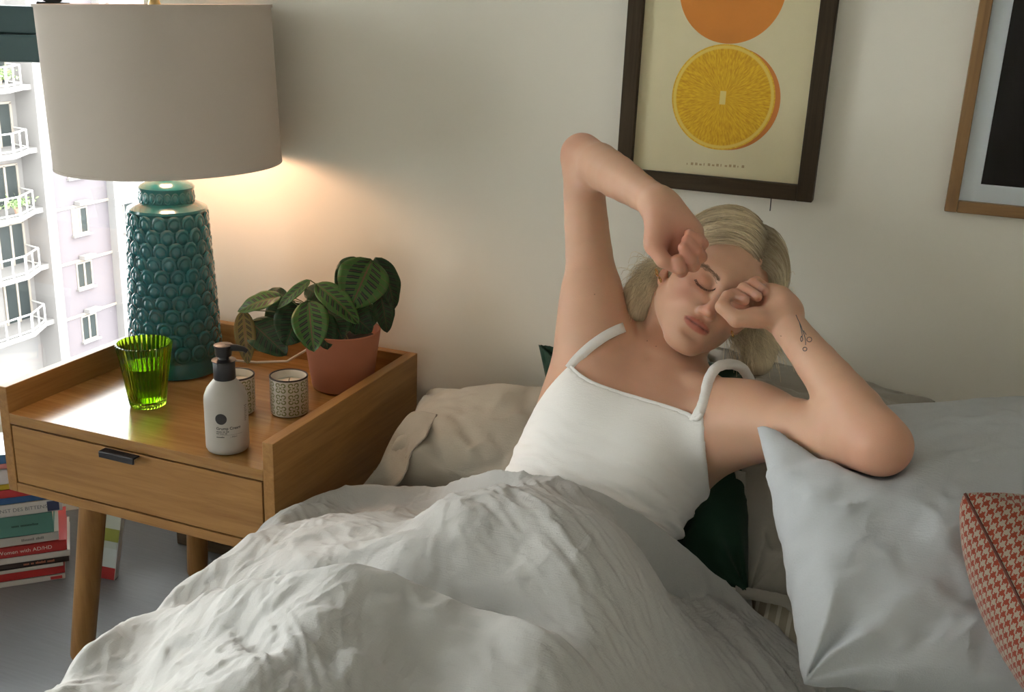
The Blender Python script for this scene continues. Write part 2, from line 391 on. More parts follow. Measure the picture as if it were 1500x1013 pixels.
# one scale of the relief, shared by every copy: x across, y out, z up
def scale_mesh():
    rings = [(0, .0062), (.30, .0058), (.52, .0044), (.62, .0028), (.70, .0040), (.86, .0040), (1.0, -.0012)]; n = 14; V = [(0, .0062, 0)]; Fc = []
    for r, h in rings[1:]:
        for i in range(n):
            a = 2*PI*i/n; zz = math.sin(a)*r*(1.0 if math.sin(a) < 0 else 1.15)
            V.append((math.cos(a)*r*.0172, h*(1-.35*max(0, math.sin(a))), zz*.0190))
    for i in range(n): Fc.append((0, 1+(i+1) % n, 1+i))
    for k in range(len(rings)-2):
        for i in range(n): a = 1+k*n; Fc.append((a+i, a+(i+1) % n, a+n+(i+1) % n, a+n+i))
    me = bpy.data.meshes.new('scale'); me.from_pydata(V, [], Fc); me.update(); me.materials.append(M_teal)
    me.polygons.foreach_set('use_smooth', np.ones(len(Fc), dtype=bool)); return me
SM = scale_mesh(); rows = 11; per = 17
for k in range(rows):
    z = .050+k*.0252
    for i in range(per):
        a = 2*PI*(i+.5*(k % 2))/per; o = bpy.data.objects.new('scale', SM); COL.objects.link(o); o.parent = lamp
        r = rb(z); o.location = (r*math.cos(a), r*math.sin(a), z); s_ = r/.0845; o.rotation_euler = (-.16, 0, a-PI/2); o.scale = (s_*1.02, 1, .92)
for i in range(22):
    a = 2*PI*i/22; o = bpy.data.objects.new('collar_scale', SM); COL.objects.link(o); o.parent = lamp
    o.location = (.0495*math.cos(a), .0495*math.sin(a), .348); o.rotation_euler = (0, 0, a-PI/2); o.scale = (.46, .55, .60)
def shade_mat():
    m, nt, N, L, b = nodes('shade_linen'); N.remove(b)
    df = N.new('ShaderNodeBsdfDiffuse'); tl = N.new('ShaderNodeBsdfTranslucent')
    df.inputs[0].default_value = (.56, .50, .44, 1); tl.inputs[0].default_value = (.50, .40, .30, 1)
    tc = N.new('ShaderNodeTexCoord'); n = N.new('ShaderNodeTexNoise'); n.inputs['Scale'].default_value = 700; L.new(tc.outputs['Object'], n.inputs['Vector'])
    bp = N.new('ShaderNodeBump'); bp.inputs['Strength'].default_value = .2; bp.inputs['Distance'].default_value = .001; L.new(n.outputs['Fac'], bp.inputs['Height']); L.new(bp.outputs[0], df.inputs['Normal'])
    mx = N.new('ShaderNodeMixShader'); mx.inputs[0].default_value = .05; L.new(df.outputs[0], mx.inputs[1]); L.new(tl.outputs[0], mx.inputs[2])
    L.new(mx.outputs[0], N['Material Output'].inputs[0]); return m
SR_, SZ0, SZ1 = .2045, .411, .693                                         # shade radius and height span above the tray
shade = MB().lathe([(SR_+.001, SZ0), (SR_-.001, SZ1), (SR_-.0025, SZ1), (SR_-.0015, SZ0)], 96, cap0=False, cap1=False)

sh = shade.build('lamp_shade', shade_mat(), lamp, smooth=True)
M_trim = sh.data.materials[0]
for zc in (SZ0, SZ1):
    MB().lathe([(SR_+.0018, zc-.0025), (SR_+.0018, zc+.0025), (SR_-.0032, zc+.0025), (SR_-.0032, zc-.0025), (SR_+.0018, zc-.0025)], 96, cap0=False, cap1=False).build('shade_trim', M_trim, sh, smooth=True)
hz = SZ1-.012
sp_ = MB()
for k in range(3):
    a = 2*PI*k/3+.4; sp_.tube([(0, 0, hz), (SR_*.99*math.cos(a), SR_*.99*math.sin(a), hz)], .0018, 6)
sp_.build('spider', M_brass, sh)
hp = MB()
for s in (-1, 1):
    hp.tube([(s*.012, 0, .40), (s*.045, 0, .44), (s*.055, 0, .52), (s*.045, 0, .62), (s*.015, 0, hz-.005), (0, 0, hz)], .0017, 6)
hp.build('harp', M_brass, lamp)
MB().lathe([(.004, hz), (.0095, hz+.006), (.0115, hz+.014), (.0085, hz+.022), (.0045, hz+.027), (.001, hz+.029)], 20).build('finial', M_brass, lamp, smooth=True)
def emit(name, col, st):
    m, nt, N, L, b = nodes(name); b.inputs['Base Color'].default_value = (*col, 1); b.inputs['Emission Color'].default_value = (*col, 1); b.inputs['Emission Strength'].default_value = st; return m
BULB = 68.
MB().lathe([(.013, .430), (.016, .445), (.026, .470), (.030, .490), (.0285, .505), (.020, .519), (.008, .526), (.001, .527)], 24).build('bulb', emit('bulb_glow', (1, .61, .38), BULB), lamp, smooth=True)
cord = [(.086*math.cos(a), .086*math.sin(a), .006) for a in (.9,)]+[(.13, .085, .006), (.19, .105, .012), (.23, .118, .040), (.25, .140, .056), (.26, .168, .058), (.262, .196, .0), (.262, .2, -.2)]
MB().tube([Vector(p) for p in cord], .0026, 8).build('cord', mat('cord_clear', (.62, .55, .45), rough=.4), lamp, smooth=True)

# the shade sits a little askew
tilt = Matrix.Translation((0, 0, SZ1))@Matrix.Rotation(math.radians(2.2), 4, Vector(-CF))@Matrix.Translation((0, 0, -SZ1)); sh.matrix_local = Matrix.Translation((.002, 0, 0))@tilt

# ---- green ribbed tumbler
def solid_glass(name, col, rough=.03):
    m, nt, N, L, b = nodes(name); b.inputs['Base Color'].default_value = (*col, 1); b.inputs['Transmission Weight'].default_value = 1; b.inputs['Roughness'].default_value = rough; b.inputs['IOR'].default_value = 1.45; return m
M_green_glass = solid_glass('green_glass', (.40, .66, .03))
M_water = solid_glass('drink', (.60, .80, .18)); M_water.node_tree.nodes['Principled BSDF'].inputs['IOR'].default_value = 1.33
NR = 34
def flute(r, z, a): return r*(1+.028*math.cos(a*NR)) if r > .02 else r
gl = tag(empty('drinking_glass', (.206, -.378, ZF+.0005)), 'bright green ribbed glass tumbler on the bedside table', 'glass')
outer = [(.026, 0), (.0305, .002), (.032, .008), (.036, .040), (.0425, .085), (.0485, .119)]
inner = [(.0462, .1195), (.0395, .085), (.0330, .040), (.0292, .014), (.026, .011)]
MB().lathe(outer, NR*6, cap1=False, radial=flute).build('tumbler', M_green_glass, gl, smooth=True)
t0 = gl.children[0].data; bm = bmesh.new(); bm.from_mesh(t0)
vs = [[bm.verts.new((r*math.cos(2*PI*i/(NR*6)), r*math.sin(2*PI*i/(NR*6)), z)) for i in range(NR*6)] for r, z in inner]
bm.verts.ensure_lookup_table(); last = bm.verts[(len(outer)-1)*NR*6:len(outer)*NR*6]
for A_, B_ in zip([last]+vs[:-1], vs):
    for i in range(NR*6): bm.faces.new((A_[i], A_[(i+1) % (NR*6)], B_[(i+1) % (NR*6)], B_[i]))
bm.faces.new(vs[-1]); bmesh.ops.recalc_face_normals(bm, faces=bm.faces); bm.to_mesh(t0); bm.free(); smooth_angle(gl.children[0], .9)
MB().lathe([(.0262, .0116), (.0290, .0142), (.0327, .040), (.0378, .078)], 64).build('drink', M_water, gl, smooth=True)

# ---- pump bottle
M_bottle = mat('bottle_plastic', (.36, .33, .29), rough=.42, spec=.4, bump=.03, bscale=90)
bt = tag(empty('pump_bottle', (.450, -.474, ZF+.0004), .0), 'cream coloured hand cream bottle with black pump and black dot on its label', 'bottle')
MB().lathe([(.028, 0), (.0325, .002), (.0350, .007), (.0352, .012), (.0352, .088), (.0345, .096), (.0300, .108), (.0215, .119), (.0170, .124), (.0165, .128)], 56).build('bottle_body', M_bottle, bt, smooth=True)
MB().lathe([(.0170, .124), (.0176, .125), (.0176, .152), (.0168, .1535), (.0195, .1545), (.0195, .156), (.0085, .1575), (.0070, .166)], 40).build('pump_collar', M_black, bt, smooth=True)
ph = MB().lathe([(.0125, .163), (.0135, .165), (.0135, .176), (.0150, .179), (.0150, .1815), (.0120, .1825)], 32)
ph.tube([(.004, 0, .1775), (.022, .001, .1778), (.034, .002, .1760), (.0395, .0025, .1722)], [.0062, .0055, .0042, .0036], 10)
ph.build('pump_head', M_black, bt, smooth=True); bt.children[-1].rotation_euler = (0, 0, .25)
def text_mesh(txt, size, align='LEFT', bold=0.):
    cu = bpy.data.curves.new('t', 'FONT'); cu.body = txt; cu.size = size; cu.align_x = align; cu.offset = bold; cu.resolution_u = 3; cu.fill_mode = 'BOTH'
    o = bpy.data.objects.new('t', cu); COL.objects.link(o); dg = bpy.context.evaluated_depsgraph_get(); me = bpy.data.meshes.new_from_object(o.evaluated_get(dg))
    bpy.data.objects.remove(o); bpy.data.curves.remove(cu); return me
def wrap_print(me, R_, a0, z0):
    """bend flat artwork (x right, y up) round a cylinder of radius R_ starting at angle a0"""
    for v in me.vertices:
        a = a0+v.co.x/R_; v.co = Vector((R_*math.cos(a), R_*math.sin(a), z0+v.co.y))
    me.update(); return me
M_ink_black = mat('print_black', (.02, .018, .018), rough=.7)
toc = math.atan2(CAM[1]+.474, CAM[0]-.450)                                # the side of the bottle that faces the room
A0 = toc-.50; RP = .03545
md = bpy.data.meshes.new('dot'); md.from_pydata([(0, 0, 0)]+[(.0094*k/4*math.cos(2*PI*i/28), .0094*k/4*math.sin(2*PI*i/28), 0) for k in range(1, 5) for i in range(28)], [], [(0, 1+i, 1+(i+1) % 28) for i in range(28)]+[(1+28*k+i, 29+28*k+i, 29+28*k+(i+1) % 28, 1+28*k+(i+1) % 28) for k in range(3) for i in range(28)])
link('printed_dot', wrap_print(md, RP, A0+.0085/RP, .066), M_ink_black, bt)
def bars_mesh(words, h, gap=.6, seed=1):
    """a line of print too small to read: little blocks the length of words"""
    rr = random.Random(seed); V = []; Fc = []; x = 0.
    for w_ in words:
        for k in range(w_):
            a = h*(.75 if rr.random() < .7 else 1.0); b_ = h*.42; n = len(V); V += [(x, 0, 0), (x+b_, 0, 0), (x+b_, a, 0), (x, a, 0)]; Fc.append((n, n+1, n+2, n+3)); x += b_*1.28
        x += h*gap
    me = bpy.data.meshes.new('print'); me.from_pydata(V, [], Fc); me.update(); return me
link('printed_text', wrap_print(text_mesh('Grump Cream', .0068, bold=.00014), RP, A0, .0475), M_ink_black, bt)
link('printed_text', wrap_print(text_mesh('| 300ml', .0036), RP, A0+.0225/RP, .0335), M_ink_black, bt)
for words, hh, z0, sd in (((10, 4, 5), .0018, .0432, 1), ((5, 8, 4), .0017, .0400, 2), ((10,), .0024, .0335, 3)):
    link('small_print', wrap_print(bars_mesh(words, hh, seed=sd), RP, A0, z0), M_ink_black, bt)
lnm = bpy.data.meshes.new('line'); lnm.from_pydata([(i*.002, j*.0003, 0) for i in range(23) for j in (0, 1)], [], [(2*i, 2*i+2, 2*i+3, 2*i+1) for i in range(22)])
link('printed_rule', wrap_print(lnm, RP, A0, .0380), M_ink_black, bt)
for k in range(9):                                                        # small print round the side
    lm = bpy.data.meshes.new('small_print'); w_ = .0075-.0015*(k % 3)
    lm.from_pydata([(i*w_/4, j*.0009, 0) for i in range(5) for j in (0, 1)], [], [(2*i, 2*i+2, 2*i+3, 2*i+1) for i in range(4)])
    link('small_print', wrap_print(lm, RP, A0+1.42, .082-.0032*k), M_ink_black, bt)

# ---- two patterned candle cups
def mth(N, L, op, a, b=None, c=None):
    n = N.new('ShaderNodeMath'); n.operation = op
    for i, v in enumerate((a, b, c)):
        if v is None: continue
        if isinstance(v, (int, float)): n.inputs[i].default_value = v
        else: L.new(v, n.inputs[i])
    return n.outputs[0]
def cup_mat():
    m, nt, N, L, b = nodes('cup_pattern'); tc = N.new('ShaderNodeTexCoord'); sx = N.new('ShaderNodeSeparateXYZ'); L.new(tc.outputs['Object'], sx.inputs[0])
    ang = mth(N, L, 'ARCTAN2', sx.outputs[1], sx.outputs[0]); u = mth(N, L, 'MULTIPLY', ang, 9/(2*PI)); v = mth(N, L, 'DIVIDE', mth(N, L, 'SUBTRACT', sx.outputs[2], .003), .0218)
    fu = mth(N, L, 'SUBTRACT', mth(N, L, 'FRACT', mth(N, L, 'ADD', u, 20)), .5); fv = mth(N, L, 'SUBTRACT', mth(N, L, 'FRACT', v), .5)
    au = mth(N, L, 'ABSOLUTE', fu); av = mth(N, L, 'ABSOLUTE', fv)
    du = mth(N, L, 'SUBTRACT', au, .215); dv = mth(N, L, 'SUBTRACT', av, .225)
    r = mth(N, L, 'SQRT', mth(N, L, 'ADD', mth(N, L, 'POWER', du, 2.0), mth(N, L, 'POWER', dv, 2.0)))
    ring = mth(N, L, 'LESS_THAN', mth(N, L, 'ABSOLUTE', mth(N, L, 'SUBTRACT', r, .155)), .048)
    gate = mth(N, L, 'GREATER_THAN', mth(N, L, 'ADD', du, mth(N, L, 'MULTIPLY', dv, .9)), -.16)     # each petal stays open towards the middle
    cross = mth(N, L, 'LESS_THAN', mth(N, L, 'ADD', mth(N, L, 'ABSOLUTE', mth(N, L, 'SUBTRACT', au, av)), mth(N, L, 'MULTIPLY', mth(N, L, 'ADD', au, av), .28)), .075)
    band = mth(N, L, 'MULTIPLY', mth(N, L, 'GREATER_THAN', sx.outputs[2], .0035), mth(N, L, 'LESS_THAN', sx.outputs[2], .0680))
    f = mth(N, L, 'MULTIPLY', mth(N, L, 'MAXIMUM', mth(N, L, 'MULTIPLY', ring, gate), cross), band)
    mx = N.new('ShaderNodeMix'); mx.data_type = 'RGBA'; mx.inputs[6].default_value = (.50, .47, .40, 1); mx.inputs[7].default_value = (.15, .16, .055, 1); L.new(f, mx.inputs[0])
    L.new(mx.outputs[2], b.inputs['Base Color']); b.inputs['Roughness'].default_value = .3; b.inputs['Coat Weight'].default_value = .3; return m
M_cup = cup_mat(); M_cup_in = mat('cup_inside', (.66, .62, .54), rough=.35); M_wax = mat('wax', (.70, .63, .50), rough=.5, sss=.2)
def cup(loc, rz, label):
    c = tag(empty('candle_cup', loc, rz), label, 'cup', 'patterned candle cups on the nightstand')
    MB().lathe([(.029, 0), (.0320, .0015), (.0338, .006), (.0342, .0705)], 56, cap1=False).build('cup_wall', M_cup, c, smooth=True)
    MB().lathe([(.0338, .0705), (.0318, .0708), (.0312, .068), (.0308, .050), (.0308, .010)], 56, cap0=False).build('cup_lining', M_cup_in, c, smooth=True)
    MB().lathe([(.0345, .0692), (.0346, .0715), (.0335, .0722), (.0318, .0715), (.0316, .0695), (.0345, .0692)], 56, cap0=False, cap1=False).build('rim', M_black, c, smooth=True)
    MB().lathe([(.0306, .048), (.0306, .056), (.029, .0568)], 40).build('wax', M_wax, c, smooth=True)
    MB().tube([(0, 0, .056), (.0005, 0, .062), (.0018, 0, .066)], .0007, 5).build('wick', M_black, c)
    return c
cup((.451, -.291, ZF+.0004), .3, 'small cup with green leafy ring pattern and black rim, beside the terracotta pot')
cup((.364, -.330, ZF+.0004), 1.4, 'small patterned cup with black rim standing behind the pump bottle')
# ================================================================== potted prayer plant
M_terra = mat('terracotta', (.43, .165, .095), rough=.75, spec=.25, noise=.10, nscale=14, bump=.08, bscale=120)
M_soil = mat('soil', (.035, .024, .016), rough=.95, noise=.4, nscale=80, bump=.6, bscale=200)
PC = np.array([.466, -.128, ZF+.0005])
plant = tag(empty('potted_plant', PC), 'leafy prayer plant with dark blotched leaves in a plain terracotta pot', 'plant')
MB().lathe([(.050, 0), (.0565, .002), (.0590, .008), (.0735, .112), (.0740, .1165), (.0715, .1175), (.0690, .1150), (.0665, .095), (.0650, .09)], 64, cap1=False).build('pot', M_terra, plant, smooth=True)
MB().lathe([(.001, .0990), (.03, .101), (.055, .099), (.0668, .0965)], 40, cap0=True, cap1=False).build('soil', M_soil, plant, smooth=True)
def leaf_mat(name, g, dk, vein):
    m, nt, N, L, b = nodes(name); uv = N.new('ShaderNodeUVMap'); uv.uv_map = 'leaf'; sx = N.new('ShaderNodeSeparateXYZ'); L.new(uv.outputs[0], sx.inputs[0])
    u = sx.outputs[0]; v = mth(N, L, 'ABSOLUTE', mth(N, L, 'SUBTRACT', mth(N, L, 'MULTIPLY', sx.outputs[1], 2.0), 1.0))
    tc = N.new('ShaderNodeTexCoord'); nz = N.new('ShaderNodeTexNoise'); nz.inputs['Scale'].default_value = 60; L.new(tc.outputs['Object'], nz.inputs['Vector'])
    ph = mth(N, L, 'ADD', mth(N, L, 'MULTIPLY', mth(N, L, 'SUBTRACT', u, mth(N, L, 'MULTIPLY', v, .17)), 8.5), mth(N, L, 'MULTIPLY', nz.outputs['Fac'], .35))
    fr = mth(N, L, 'FRACT', mth(N, L, 'ADD', ph, 4)); blot = mth(N, L, 'LESS_THAN', mth(N, L, 'ABSOLUTE', mth(N, L, 'SUBTRACT', fr, .5)), .27)
    blot = mth(N, L, 'MULTIPLY', blot, mth(N, L, 'MULTIPLY', mth(N, L, 'GREATER_THAN', v, .16), mth(N, L, 'LESS_THAN', v, .62)))
    vn = mth(N, L, 'MAXIMUM', mth(N, L, 'LESS_THAN', mth(N, L, 'ABSOLUTE', mth(N, L, 'SUBTRACT', fr, .5)), .035), mth(N, L, 'LESS_THAN', v, .035))
    mx = N.new('ShaderNodeMix'); mx.data_type = 'RGBA'; mx.inputs[6].default_value = (*g, 1); mx.inputs[7].default_value = (*dk, 1); L.new(blot, mx.inputs[0])
    m2 = N.new('ShaderNodeMix'); m2.data_type = 'RGBA'; m2.inputs[7].default_value = (*vein, 1); L.new(mx.outputs[2], m2.inputs[6]); L.new(mth(N, L, 'MULTIPLY', vn, .8), m2.inputs[0])
    L.new(m2.outputs[2], b.inputs['Base Color']); b.inputs['Roughness'].default_value = .38; b.inputs['Specular IOR Level'].default_value = .4
    b.inputs['Subsurface Weight'].default_value = .0; return m
M_leaf = leaf_mat('prayer_leaf', (.045, .115, .020), (.008, .022, .012), (.16, .06, .04)); M_leaf_d = leaf_mat('prayer_leaf_dark', (.016, .052, .018), (.007, .020, .010), (.10, .05, .03))
M_leaf_y = leaf_mat('prayer_leaf_old', (.16, .12, .035), (.05, .05, .02), (.2, .08, .05)); M_stem = mat('stem', (.12, .13, .05), rough=.6)
PT0 = float((PC+np.array([0, 0, .1])-CAM)@CF)                             # how far the plant stands along the view axis
def leaf(base, tip, width, dt0=0., dt1=0., face=(0, 0), bend=.12, m=None, cup_=.25):
    """one leaf from two seen points, its breadth in seen pixels and its depth before the plant's middle"""
    a = dep(*base, PT0+dt0); b = dep(*tip, PT0+dt1); L_ = np.linalg.norm(b-a); d = (b-a)/L_
    nrm0 = nrm(nrm(CAM-(a+b)/2)+CR*face[0]+CU*face[1]); n_ = nrm(nrm0-d*(nrm0@d)); s_ = np.cross(d, n_); w = width/FPX*PT0/2*1.4
    nu, nv_ = 22, 13; U, W_ = np.meshgrid(np.linspace(0, 1, nu), np.linspace(-1, 1, nv_), indexing='ij')
    out = np.sin(PI*np.clip(U, 0, 1)**.82)**.62*(1-.12*U); out[0] = .05; out[-1] = .015
    wav = .06*np.sin(U*17+W_*2)*np.abs(W_)**2
    P = a+d*(U*L_)[..., None]+s_*(W_*out*w)[..., None]+n_*((np.sin(PI*U)*bend*L_-(1-out)*0)-(1-np.abs(W_))*cup_*w*.35+wav*w)[..., None]
    o = npmesh('leaf', P.reshape(-1, 3)-PC, grid_faces(nu, nv_), m or M_leaf, plant)
    uvl = o.data.uv_layers.new(name='leaf'); li = np.zeros(len(o.data.loops), dtype=np.int32); o.data.loops.foreach_get('vertex_index', li)
    uv = np.stack([U.ravel()[li], (W_.ravel()[li]+1)/2], -1); uvl.data.foreach_set('uv', uv.astype(np.float32).ravel())
    sol = o.modifiers.new('thickness', 'SOLIDIFY'); sol.thickness = .0005
    # its stalk, from the soil to the leaf's foot
    r0 = PC+np.array([random.uniform(-.03, .03), random.uniform(-.03, .03), .098]); mid = (r0+a)/2+np.array([0, 0, .03]); t = np.linspace(0, 1, 9)[:, None]
    MB().tube([Vector(p-PC) for p in ((1-t)**2*r0+2*(1-t)*t*mid+t**2*a)], .0011, 6).build('stem', M_stem, plant, smooth=True)
LEAVES = [((545, 380), (513, 452), 56, -.03, -.06, (0, .1), .10, M_leaf), ((550, 377), (578, 452), 30, -.01, .02, (.5, .1), .14, M_leaf_d), ((556, 425), (567, 487), 25, .0, .02, (.3, 0), .08, M_leaf_d),
          ((463, 415), (526, 474), 28, -.06, -.07, (0, .5), .10, M_leaf), ((452, 440), (460, 515), 39, -.08, -.10, (-.1, .0), .10, M_leaf), ((412, 433), (348, 456), 22, -.05, -.03, (0, .6), .08, M_leaf),
          ((356, 455), (363, 533), 23, -.03, -.04, (0, 0), .06, M_leaf_y), ((366, 470), (420, 520), 38, -.02, -.04, (0, .2), .06, M_leaf_d), ((454, 410), (406, 452), 13, -.06, -.05, (-.3, .3), .05, M_leaf),
          ((421, 433), (389, 428), 15, .02, .03, (0, .4), .10, M_leaf_d), ((442, 445), (418, 506), 46, -.02, -.05, (0, .1), .06, M_leaf_d), ((478, 448), (502, 497), 42, -.03, -.06, (0, .2), .08, M_leaf_d),
          ((449, 421), (482, 444), 25, -.02, -.03, (0, .6), .08, M_leaf_d), ((505, 452), (545, 486), 34, -.02, -.02, (0, .4), .08, M_leaf_d), ((528, 379), (494, 425), 32, .02, .0, (0, .3), .10, M_leaf_d),
          ((430, 440), (395, 490), 40, .0, -.01, (0, .2), .06, M_leaf_d), ((480, 440), (440, 480), 34, .0, -.02, (0, .4), .06, M_leaf_d), ((535, 440), (520, 490), 40, .03, .01, (0, .2), .08, M_leaf_d), ((468, 455), (480, 512), 30, -.05, -.075, (.2, 0), .08, M_leaf_d)]
for (b0, t0_, w0, d0, d1, fc, bd, mm) in LEAVES: leaf(b0, t0_, w0, d0, d1, fc, bd, mm)

# ================================================================== books piled on the floor by the window
b0 = onz(0, 862, 0); b1 = onz(112, 845, 0); BD = nrm((b1-b0)*[1, 1, 0]); BO = np.array([-BD[1], BD[0], 0])       # along the spines, away from the room
M_pages = mat('pages', (.62, .57, .47), rough=.9, noise=.08, nscale=300)
BK = [(.013, .24, .17, (.55, .53, .50), 'white paperback with red band, bottom of the floor pile', None), (.019, .235, .17, (.42, .03, .03), 'red paperback second from the bottom of the floor pile', None),
      (.009, .24, .16, (.60, .58, .54), 'thin white booklet low in the floor pile above a red paperback', None), (.015, .24, .17, (.035, .025, .022), 'black brown paperback with red lettering in the floor pile', ((4, 2, 7, 5), .0055, (.55, .2, .12))),
      (.015, .245, .165, (.58, .56, .53), 'white paperback lying on the black brown book', None), (.025, .245, .17, (.43, .035, .035), 'red paperback with white title on its spine', ('Women with AD/HD', .0125, (.7, .66, .6))),
      (.021, .25, .17, (.47, .47, .45), 'pale grey paperback under the thick teal book', ((8, 5), .0060, (.2, .2, .2))), (.050, .215, .165, (.085, .23, .20), 'thick teal hardback in the floor pile', ((5, 12), .0055, (.03, .08, .07))),
      (.029, .228, .17, (.56, .56, .55), 'white paperback titled with dark capitals on its spine', ('DIE KUNST DES BITTENS', .0120, (.12, .14, .17))), (.016, .20, .16, (.03, .10, .26), 'dark blue paperback above the white titled one', None),
      (.019, .19, .16, (.46, .035, .04), 'red paperback under the yellow one near the top of the pile', None), (.014, .19, .15, (.55, .42, .04), 'yellow paperback near the top of the floor pile', ((3, 2), .0070, (.05, .05, .04))),
      (.036, .19, .16, (.58, .57, .60), 'thick white book near the top of the floor pile', None), (.012, .185, .15, (.52, .20, .20), 'thin pink book under the blue one on top of the pile', None), (.020, .185, .13, (.06, .16, .36), 'glossy blue book on top of the floor pile', None)]
z = 0.
for i, (th, ln, dp, col, lab, txt) in enumerate(BK):
    right = .136+random.uniform(-.010, .012)-(.02 if ln < .2 else 0)-(.0 if ln > .22 else .018)
    o0 = b0+BD*(right-ln/2)+BO*(dp/2+random.uniform(0, .006)); an = math.atan2(BD[1], BD[0])+random.uniform(-.025, .025)
    bk = tag(empty('book', (o0[0], o0[1], z), an), lab, 'book', 'books piled by the window')
    MB().box(-ln/2+.003, ln/2-.003, -dp/2+.003, dp/2-.003, .0012, th-.0012).build('pages', M_pages, bk)
    cm = mat('cover', col, rough=.4 if i != 14 else .15, noise=.05, nscale=40)
    MB().box(-ln/2, ln/2, -dp/2, dp/2, 0, .0014).box(-ln/2, ln/2, -dp/2, dp/2, th-.0014, th-.0002).box(-ln/2, ln/2, -dp/2, -dp/2+.0016, 0, th-.0002).build('cover', cm, bk)
    if txt:
        me = text_mesh(txt[0], txt[1]) if isinstance(txt[0], str) else bars_mesh(txt[0], txt[1], seed=i); w_ = max(v.co.x for v in me.vertices); hgt = max(v.co.y for v in me.vertices)
        x0 = min(ln/2-.008-w_, .02-ln/2 if w_ > ln-.03 else -.0+ln/2-.03-w_)
        for v in me.vertices: v.co = Vector((x0+v.co.x, -dp/2-.0004, (th-hgt)/2+v.co.y))
        me.update(); link('spine_title', me, mat('spine_print', txt[2], rough=.7), bk)
    if i in (0, 8):                                                       # a small printed block at the end of the spine
        MB().box(ln/2-.030, ln/2-.006, -dp/2-.0005, -dp/2, .002, th-.004).build('spine_block', mat('block', (.03, .04, .10) if i == 8 else (.42, .03, .03)), bk)
    z += th+.0002
# a paperback standing upright beside the pile
q = onz(169, 851, 0)+BO*.004; an = math.atan2(BD[1], BD[0])-.45
sb = tag(empty('book', (q[0]-.002, q[1], 0.0), an), 'paperback with white and green cover standing upright beside the floor pile', 'book', 'books piled by the window')
sb.rotation_euler = (-.10, .14, an)
MB().box(-.060, -.001, .001, .017, .001, .215).build('pages', M_pages, sb)
def bands():
    m, nt, N, L, b = nodes('banded_cover'); tc = N.new('ShaderNodeTexCoord'); sx = N.new('ShaderNodeSeparateXYZ'); L.new(tc.outputs['Object'], sx.inputs[0]); cr = N.new('ShaderNodeValToRGB'); L.new(mth(N, L, 'MULTIPLY', sx.outputs[2], 4.6), cr.inputs[0])
    e = cr.color_ramp; e.interpolation = 'CONSTANT'; e.elements[0].color = (.40, .03, .03, 1); e.elements[1].position = .13; e.elements[1].color = (.50, .56, .55, 1)
    for p, c in ((.34, (.44, .50, .46)), (.42, (.30, .33, .06)), (.56, (.52, .56, .50)), (.72, (.46, .50, .46))): x = e.elements.new(p); x.color = (*c, 1)
    L.new(cr.outputs[0], b.inputs['Base Color']); b.inputs['Roughness'].default_value = .35; return m
MB().box(-.062, 0, -.0012, 0, 0, .216).box(-.062, 0, .018, .0192, 0, .216).build('cover', bands(), sb)
MB().box(-.0012, .0004, -.0012, .0192, 0, .216).build('cover_spine', mat('spine_white', (.6, .6, .58)), sb)

# ================================================================== framed pictures on the back wall
def picture(x0, z0, w, h, fw, fd, frame_m, label):
    p = tag(empty('picture_frame', (x0, WALLY-.001, z0)), label, 'picture')
    for (a, b_, c, d, nm) in ((0, fw, 0, h, 's'), (w-fw, w, 0, h, 's'), (fw, w-fw, 0, fw, 't'), (fw, w-fw, h-fw, h, 't')):
        MB().box(a, b_, -fd, 0, c, d, .0015).build('frame_bar', frame_m[0] if nm == 's' else frame_m[1], p)
    return p
pa = ony(907, 267, WALLY); pb = ony(1192, 291, WALLY); w1 = pb[0]-pa[0]; h1 = .47
M_dk = [wood('dark_walnut_v', (.022, .015, .009), (.062, .043, .026), 'Z', rough=.6, spec=.15), wood('dark_walnut_h', (.022, .015, .009), (.062, .043, .026), 'X', rough=.6, spec=.15)]
p1 = picture(pa[0], (pa[2]+pb[2])/2, w1, h1, .0265, .026, M_dk, 'dark walnut framed print of an orange and a cut orange half above the bed')
zb = (pa[2]+pb[2])/2
M_print = mat('poster_paper', (.86, .77, .50), rough=.7, noise=.03, nscale=30)
MB().box(.024, w1-.024, -.012, -.009, .024, h1-.024).build('print', M_print, p1)
def disc(c, r, y, m, name, n=72, sq=1.):
    V = [(c[0], y, c[1])]+[(c[0]+r*math.cos(2*PI*i/n), y, c[1]+r*sq*math.sin(2*PI*i/n)) for i in range(n)]
    return npmesh(name, np.array(V), [(0, 1+i, 1+(i+1) % n) for i in range(n)], m, p1, smooth=False)
def wl(px, py): q = ony(px, py, WALLY-.012); return np.array([q[0]-pa[0], q[2]-zb])
